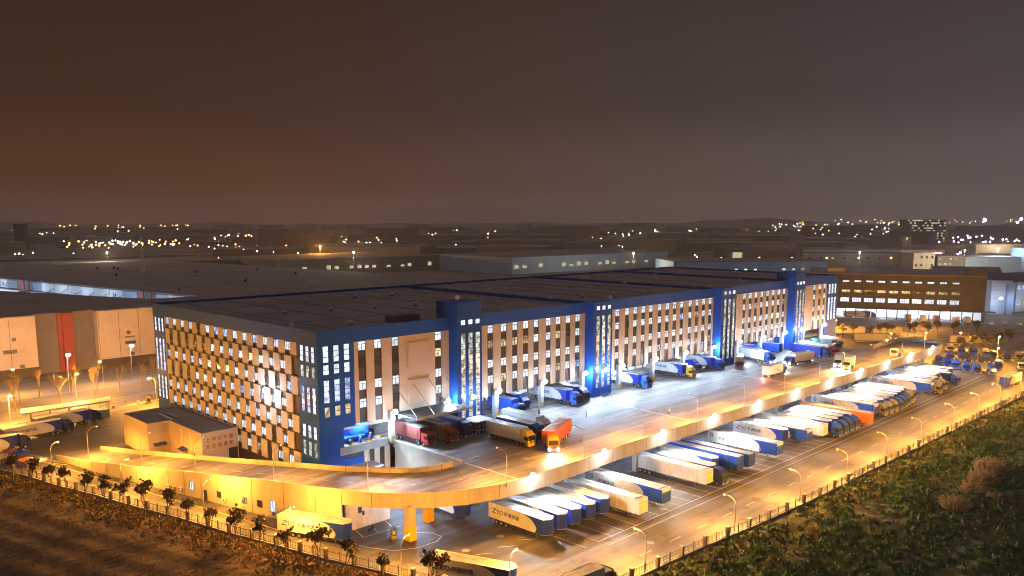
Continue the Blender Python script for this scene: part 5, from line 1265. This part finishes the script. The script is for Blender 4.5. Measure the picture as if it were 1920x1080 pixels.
for i, (x, y, sd, n_, rad, h) in enumerate(((207, 51, 1, 620, 3., 3.6), (197.6, 50.2, 2, 460, 2.5, 3.), (188.4, 49.8, 3, 300, 1.9, 2.6), (176.4, 49.4, 4, 420, 2.4, 2.4), (186, 44.8, 5, 200, 1.4, 1.8), (142, 63, 6, 160, 1., 1.8))):
    place(('reed', sd), reeds(sd, n_, rad, h), (x, y, .3), 0, ['tallest straw coloured reed clump in the right field', 'dry reed clump leaning against the tallest one', 'low reed clump in the middle of the dry patch', 'wide low reed clump nearest the camera in the dry patch', 'thin reed clump at the lower right of the dry patch', 'single small dry bush near the right fence'][i], 'dry reed clumps in the right field')

# ------------------------------------------------------------------ people
def person(pose, top, trousers, label, loc, rz, group='workers in the yard', vest=None):
    J = {'pelvis': (0, 0, .95), 'chest': (0, 0, 1.32), 'neck': (0, 0, 1.5), 'head': (.02, 0, 1.6), 'crown': (.02, 0, 1.74)}
    for s_, n_ in ((-1, 'l'), (1, 'r')):
        st = (.16 if pose == 'walk' else .02) * s_
        J[n_ + 'hip'] = (0, .1 * s_, .9); J[n_ + 'knee'] = (st * .7 + .03, .11 * s_, .5); J[n_ + 'ankle'] = (st, .12 * s_, .08); J[n_ + 'toe'] = (st + .18, .13 * s_, .05)
        J[n_ + 'sh'] = (0, .19 * s_, 1.42); J[n_ + 'el'] = (-st * .5, .26 * s_, 1.14); J[n_ + 'wr'] = (.1 - st, .27 * s_, .9); J[n_ + 'hand'] = (.14 - st, .27 * s_, .8)
    if pose == 'sit':
        for s_, n_ in ((-1, 'l'), (1, 'r')):
            J[n_ + 'knee'] = (.42, .14 * s_, .92); J[n_ + 'ankle'] = (.46, .14 * s_, .5); J[n_ + 'toe'] = (.62, .14 * s_, .48)
            J[n_ + 'el'] = (.12, .27 * s_, 1.16); J[n_ + 'wr'] = (.36, .16 * s_, 1.2); J[n_ + 'hand'] = (.44, .12 * s_, 1.22)
    E_ = [('pelvis', 'chest'), ('chest', 'neck'), ('neck', 'head'), ('head', 'crown')]
    for n_ in 'lr': E_ += [('pelvis', n_ + 'hip'), (n_ + 'hip', n_ + 'knee'), (n_ + 'knee', n_ + 'ankle'), (n_ + 'ankle', n_ + 'toe'), ('chest', n_ + 'sh'), (n_ + 'sh', n_ + 'el'), (n_ + 'el', n_ + 'wr'), (n_ + 'wr', n_ + 'hand')]
    Rd = dict(pelvis=.15, chest=.17, neck=.055, head=.095, crown=.07, hip=.1, knee=.07, ankle=.045, toe=.04, sh=.08, el=.05, wr=.035, hand=.04)
    ks = list(J); me = bpy.data.meshes.new('person'); me.from_pydata([J[k] for k in ks], [(ks.index(a), ks.index(b)) for a, b in E_], [])
    o = bpy.data.objects.new('person', me); COL.objects.link(o); o.location = loc; o.rotation_euler = (0, 0, rz)
    sk = o.modifiers.new('skin', 'SKIN'); o.modifiers.new('sub', 'SUBSURF').levels = 1
    for k, v in zip(ks, me.skin_vertices[0].data):
        r = Rd.get(k) or Rd.get(k[1:]); v.radius = (r, r); v.use_root = k == 'pelvis'
    dg = bpy.context.evaluated_depsgraph_get(); m2 = bpy.data.meshes.new_from_object(o.evaluated_get(dg)); o.modifiers.clear(); o.data = m2; m2.name = 'person'
    m2.materials.clear()
    for mt in ('skin', top, trousers, 'black'): m2.materials.append(MATS[mt])
    for p in m2.polygons:
        z = p.center.z; p.use_smooth = True
        p.material_index = 0 if z > 1.5 or (z < .86 and abs(p.center.y) > .22) else (1 if z > .95 else (3 if z < .12 else 2))
    m_ = MB(); m_.ball((0, 0, 1.7), .125, 'hair' if not vest else 'vest_orange', 8, 5); m_.build('hair' if not vest else 'helmet', o)
    if vest: m_ = MB(); m_.prism([(.16, -.21), (.16, .21), (-.16, .21), (-.16, -.21)], 1.0, 1.46, vest); m_.build('safety_vest', o)
    return tag(o, label, 'person', group)
person('walk', 'cloth_dark', 'cloth_dark', 'person in dark clothes walking on the raised yard right of the short blue lorry', (151.1, 141.2, 8.02), R(-80))
person('stand', 'cloth_dark', 'cloth_dark', 'person in a yellow safety vest standing on the white line of the raised yard', (175.2, 117.7, 8.02), R(-120), vest='vest')
person('stand', 'white_paint', 'cloth_dark', 'person in a white top standing between the docks and the turning orange lorry', (158.4, 131.5, 8.02), R(-40))
person('sit', 'cloth_dark', 'cloth_dark', 'person in a green vest driving the forklift by the ramp column', (86.0, 116.6, .02), R(-120), vest='vest')
# forklift
e = empty('forklift', (86.0, 116.6, 0), R(-120), 'small yellow and green forklift truck beside the yellow ramp column', 'forklift')
mb = MB(); mb.bx(-.9, -.5, .3, .9, .5, .75, 'yellow_paint'); mb.bx(-1.1, -.5, .3, -.45, .5, 1.05, 'green_paint'); mb.bx(-.35, -.3, .75, .05, .3, .9, 'black'); mb.build('body', e)
mb = MB()
for x in (-.75, .6):
    for y in (-.48, .44): mb.bx(x, y, .7, x + .06, y + .06, 2.2, 'black')
mb.bx(-.8, -.5, 2.2, .75, .5, 2.28, 'black'); mb.build('overhead_guard', e)
mb = MB(); mb.bx(.95, -.36, .1, 1.03, -.28, 2.4, 'steel'); mb.bx(.95, .28, .1, 1.03, .36, 2.4, 'steel'); mb.bx(1.03, -.4, .3, 1.08, .4, .7, 'steel'); mb.build('mast', e)
for y in (-.25, .18): mb = MB(); mb.bx(1.08, y, .12, 2.1, y + .1, .17, 'steel'); mb.build('fork', e)
for x in (-.75, .65):
    for y in (-.45, .45): mb = MB(); mb.cyl((0, -.1, 0), (0, .1, 0), .28, n=10, mt='rubber'); mb.build('wheel', e, (x, y, .28))
# motorbike by the white end wall
e = empty('motorbike', (85.6, 123.2, 0), R(200), 'dark motorbike parked in a marked bay by the white end wall', 'motorbike')
for x in (-.62, .62): mb = MB(); mb.cyl((0, -.05, 0), (0, .05, 0), .3, n=12, mt='rubber'); mb.build('wheel', e, (x, 0, .3))
mb = MB(); mb.extr([(-.5, .35), (.35, .35), (.45, .8), (.1, .75), (-.7, .85), (-.75, .7)], -.12, .12, 'blue_deep'); mb.build('body', e)
mb = MB(); mb.bx(-.6, -.13, .85, .05, .13, .93, 'black'); mb.build('seat', e)
mb = MB(); mb.cyl((.6, 0, .3), (.42, 0, 1.05), .03, n=6, mt='steel'); mb.cyl((.42, -.35, 1.05), (.42, .35, 1.05), .025, n=6, mt='black'); mb.build('handlebar', e)
# flat canopy at the left
e = empty('shelter_canopy', (60.9, 243.9, 0), 0, 'long flat cream roof canopy on posts behind the left lorries', 'canopy')
mb = MB(); mb.prism([(60.5, 252.4), (84, 252.2), (86, 258), (62, 258.8)], 4.6, 5., 'cream_paint'); P(mb, 'roof', e)
mb = MB()
for x in (63, 68, 73, 78, 83.5): mb.cyl((x, 252.8, 0), (x, 252.8, 4.6), .12, n=6, mt='pole'); mb.cyl((x + 1, 257.5, 0), (x + 1, 257.5, 4.6), .12, n=6, mt='pole')
P(mb, 'post', e)
mb = MB(); mb.bx(79, 253.5, 0, 84, 257, 2.2, 'blue_grey'); P(mb, 'cabin', e)
# market umbrellas and stall by the left fence
def umbrella(x, y, mt, label):
    e = empty('stall_umbrella', (x, y, 0), 0, label, 'umbrella', 'stall umbrellas by the left fence')
    m_ = MB(); m_.cyl((0, 0, 0), (0, 0, 2.5), .04, n=6, mt='pole'); m_.build('pole', e)
    m_ = MB(); m_.cyl((0, 0, 2.1), (0, 0, 2.75), 1.9, .05, 8, mt); m_.build('canopy', e)
umbrella(51.4, 213.4, 'orange_paint', 'bright red orange stall umbrella by the left fence'); umbrella(53.2, 210.6, 'blue_grey', 'blue and white stall umbrella beside the red orange one')
umbrella(52.4, 221.5, 'blue_paint', 'dark blue stall umbrella behind the red orange one'); umbrella(50.6, 224., 'maroon', 'dull red stall umbrella at the far left')
mb = MB(); mb.bx(-2, -1, .02, 2, 1, 2.2, 'white_paint'); mb.extr([(-2.2, 2.2), (0, 2.9), (2.2, 2.2)], -1.1, 1.1, 'cream_paint'); tag(mb.build('market_tent', None, (48.6, 226.5, 0), .6), 'small white tent among the stall umbrellas at the far left', 'tent')
# parcel cage trolleys and barriers near the second tower
for i, (x, y) in enumerate(((180.5, 143.4), (183, 143.8))):
    mb = MB(); mb.bx(-.8, -.5, .2, .8, .5, .3, 'steel')
    for cx in (-.8, .74):
        for cy in (-.5, .44): mb.bx(cx, cy, .3, cx + .06, cy + .06, 1.1, 'steel'); mb.cyl((cx, cy - .03, .1), (cx, cy + .06, .1), .1, n=8, mt='rubber')
    mb.bx(-.5, -.3, .31, .4, .3, .7, 'brown_paint'); tag(mb.build('parcel_trolley', None, (x, y, 8.02), .3 * i), ['steel parcel trolley at the foot of the second stair tower', 'second parcel trolley, right of its neighbour at the stair tower foot'][i], 'trolley')
# manhole covers
for i, (x, y, z) in enumerate(((101, 104, .012), (92, 103.6, .012), (120.8, 116.6, 8.012), (128, 112, 8.012), (134.4, 91, .012), (118, 82.6, .012))):
    mb = MB(); mb.cyl((0, 0, 0), (0, 0, .012), .75, n=20, mt='concrete'); tag(mb.build('manhole_cover', None, (x, y, z)), ['manhole cover left of the ramp column on the shaded asphalt', 'second manhole cover left of the ramp column', 'manhole cover on the near raised yard beside the white line', 'second manhole cover on the near raised yard, toward the orange lorry', 'manhole cover before the ribbed white trailer bays', 'manhole cover on the orange lit road by the right fence'][i], 'manhole cover', 'manhole covers')
# cars in front of the far depot, seen small
def car(color):
    def mk():
        e = empty('parked_car', (0, 0, 0), 0, '', 'car'); m_ = MB(); m_.extr([(0, .3), (0, .75), (-1, .9), (-1.6, 1.4), (-3.2, 1.4), (-4.1, .95), (-4.4, .9), (-4.4, .3)], -.85, .85, color); m_.build('body', e)
        m_ = MB(); m_.extr([(-1.05, .93), (-1.62, 1.36), (-3.18, 1.36), (-3.95, .97)], -.87, .87, 'glass'); m_.build('windows', e)
        for x in (-.85, -3.5):
            for y in (-.8, .8): m_ = MB(); m_.cyl((0, -.1, 0), (0, .1, 0), .32, n=10, mt='rubber'); m_.build('wheel', e, (x, y, .32))
        return e
    return mk
for i, (x, y, c) in enumerate(((512, 133, 'white_paint'), (516, 127, 'grey_paint'), (520, 121, 'white_paint'), (524, 115, 'blue_deep'))):
    place(('car', c), car(c), (x, y, 0), R(30), 'parked car by the floodlit depot, %s from the left' % ORD[i], 'cars parked by the depot')

ML = ['high mast lamp behind the left half of the blue warehouse roof', 'high mast lamp beyond the B4 warehouse', 'high mast lamp behind the middle of the blue warehouse', 'high mast lamp just behind the brown warehouse', 'high mast lamp before the dark blue office block', 'high mast lamp between the cream block and the blue block', 'high mast lamp behind the small pale block', 'farthest high mast lamp behind the left roofs']
for (x, y, z, pw, c) in ((420, 620, 30, 120000, WARM), (300, 880, 26, 160000, WARM), (700, 520, 24, 120000, WARM), (640, 260, 34, 90000, LED), (930, 240, 30, 90000, LED), (860, 250, 30, 160000, WARM), (1180, 300, 34, 50000, WARM), (560, 900, 26, 160000, SOD)):  # lamps added among the far roofs to put a glow on building walls
    e = empty('high_mast_lamp', (x, y, 0), 0, ML.pop(0), 'mast lamp')
    m_ = MB(); m_.cyl((0, 0, 0), (0, 0, z), .35, .2, 6, 'pole'); m_.build('mast', e)
    m_ = MB(); m_.cyl((0, 0, z), (0, 0, z + .4), 1.2, 1.2, 10, 'frame_dark'); m_.build('ring', e)
    m_ = MB(); m_.ball((0, 0, z - .5), .8, 'white_far', 8, 5); m_.build('lamp', e)
    light((x, y, z - 1.5), pw, c, 'POINT', .6)
# ------------------------------------------------------------------ haze
HZ = 0.00013
mb = MB(); mb.bx(-400, -400, -1.2, 5400, 5400, 140, 'glass'); hz = mb.build('haze'); tag(hz, kind='stuff')
m = bpy.data.materials.new('haze_air'); m.use_nodes = True; nt = m.node_tree
nt.nodes.remove(nt.nodes['Principled BSDF']); pv = nt.nodes.new('ShaderNodeVolumePrincipled')
pv.inputs['Color'].default_value = (.97, .96, .97, 1); pv.inputs['Density'].default_value = HZ
nt.links.new(pv.outputs[0], nt.nodes['Material Output'].inputs['Volume'])
hz.data.materials.clear(); hz.data.materials.append(m)
print('LIGHTS', NL[0], 'OBJECTS', len(bpy.data.objects))
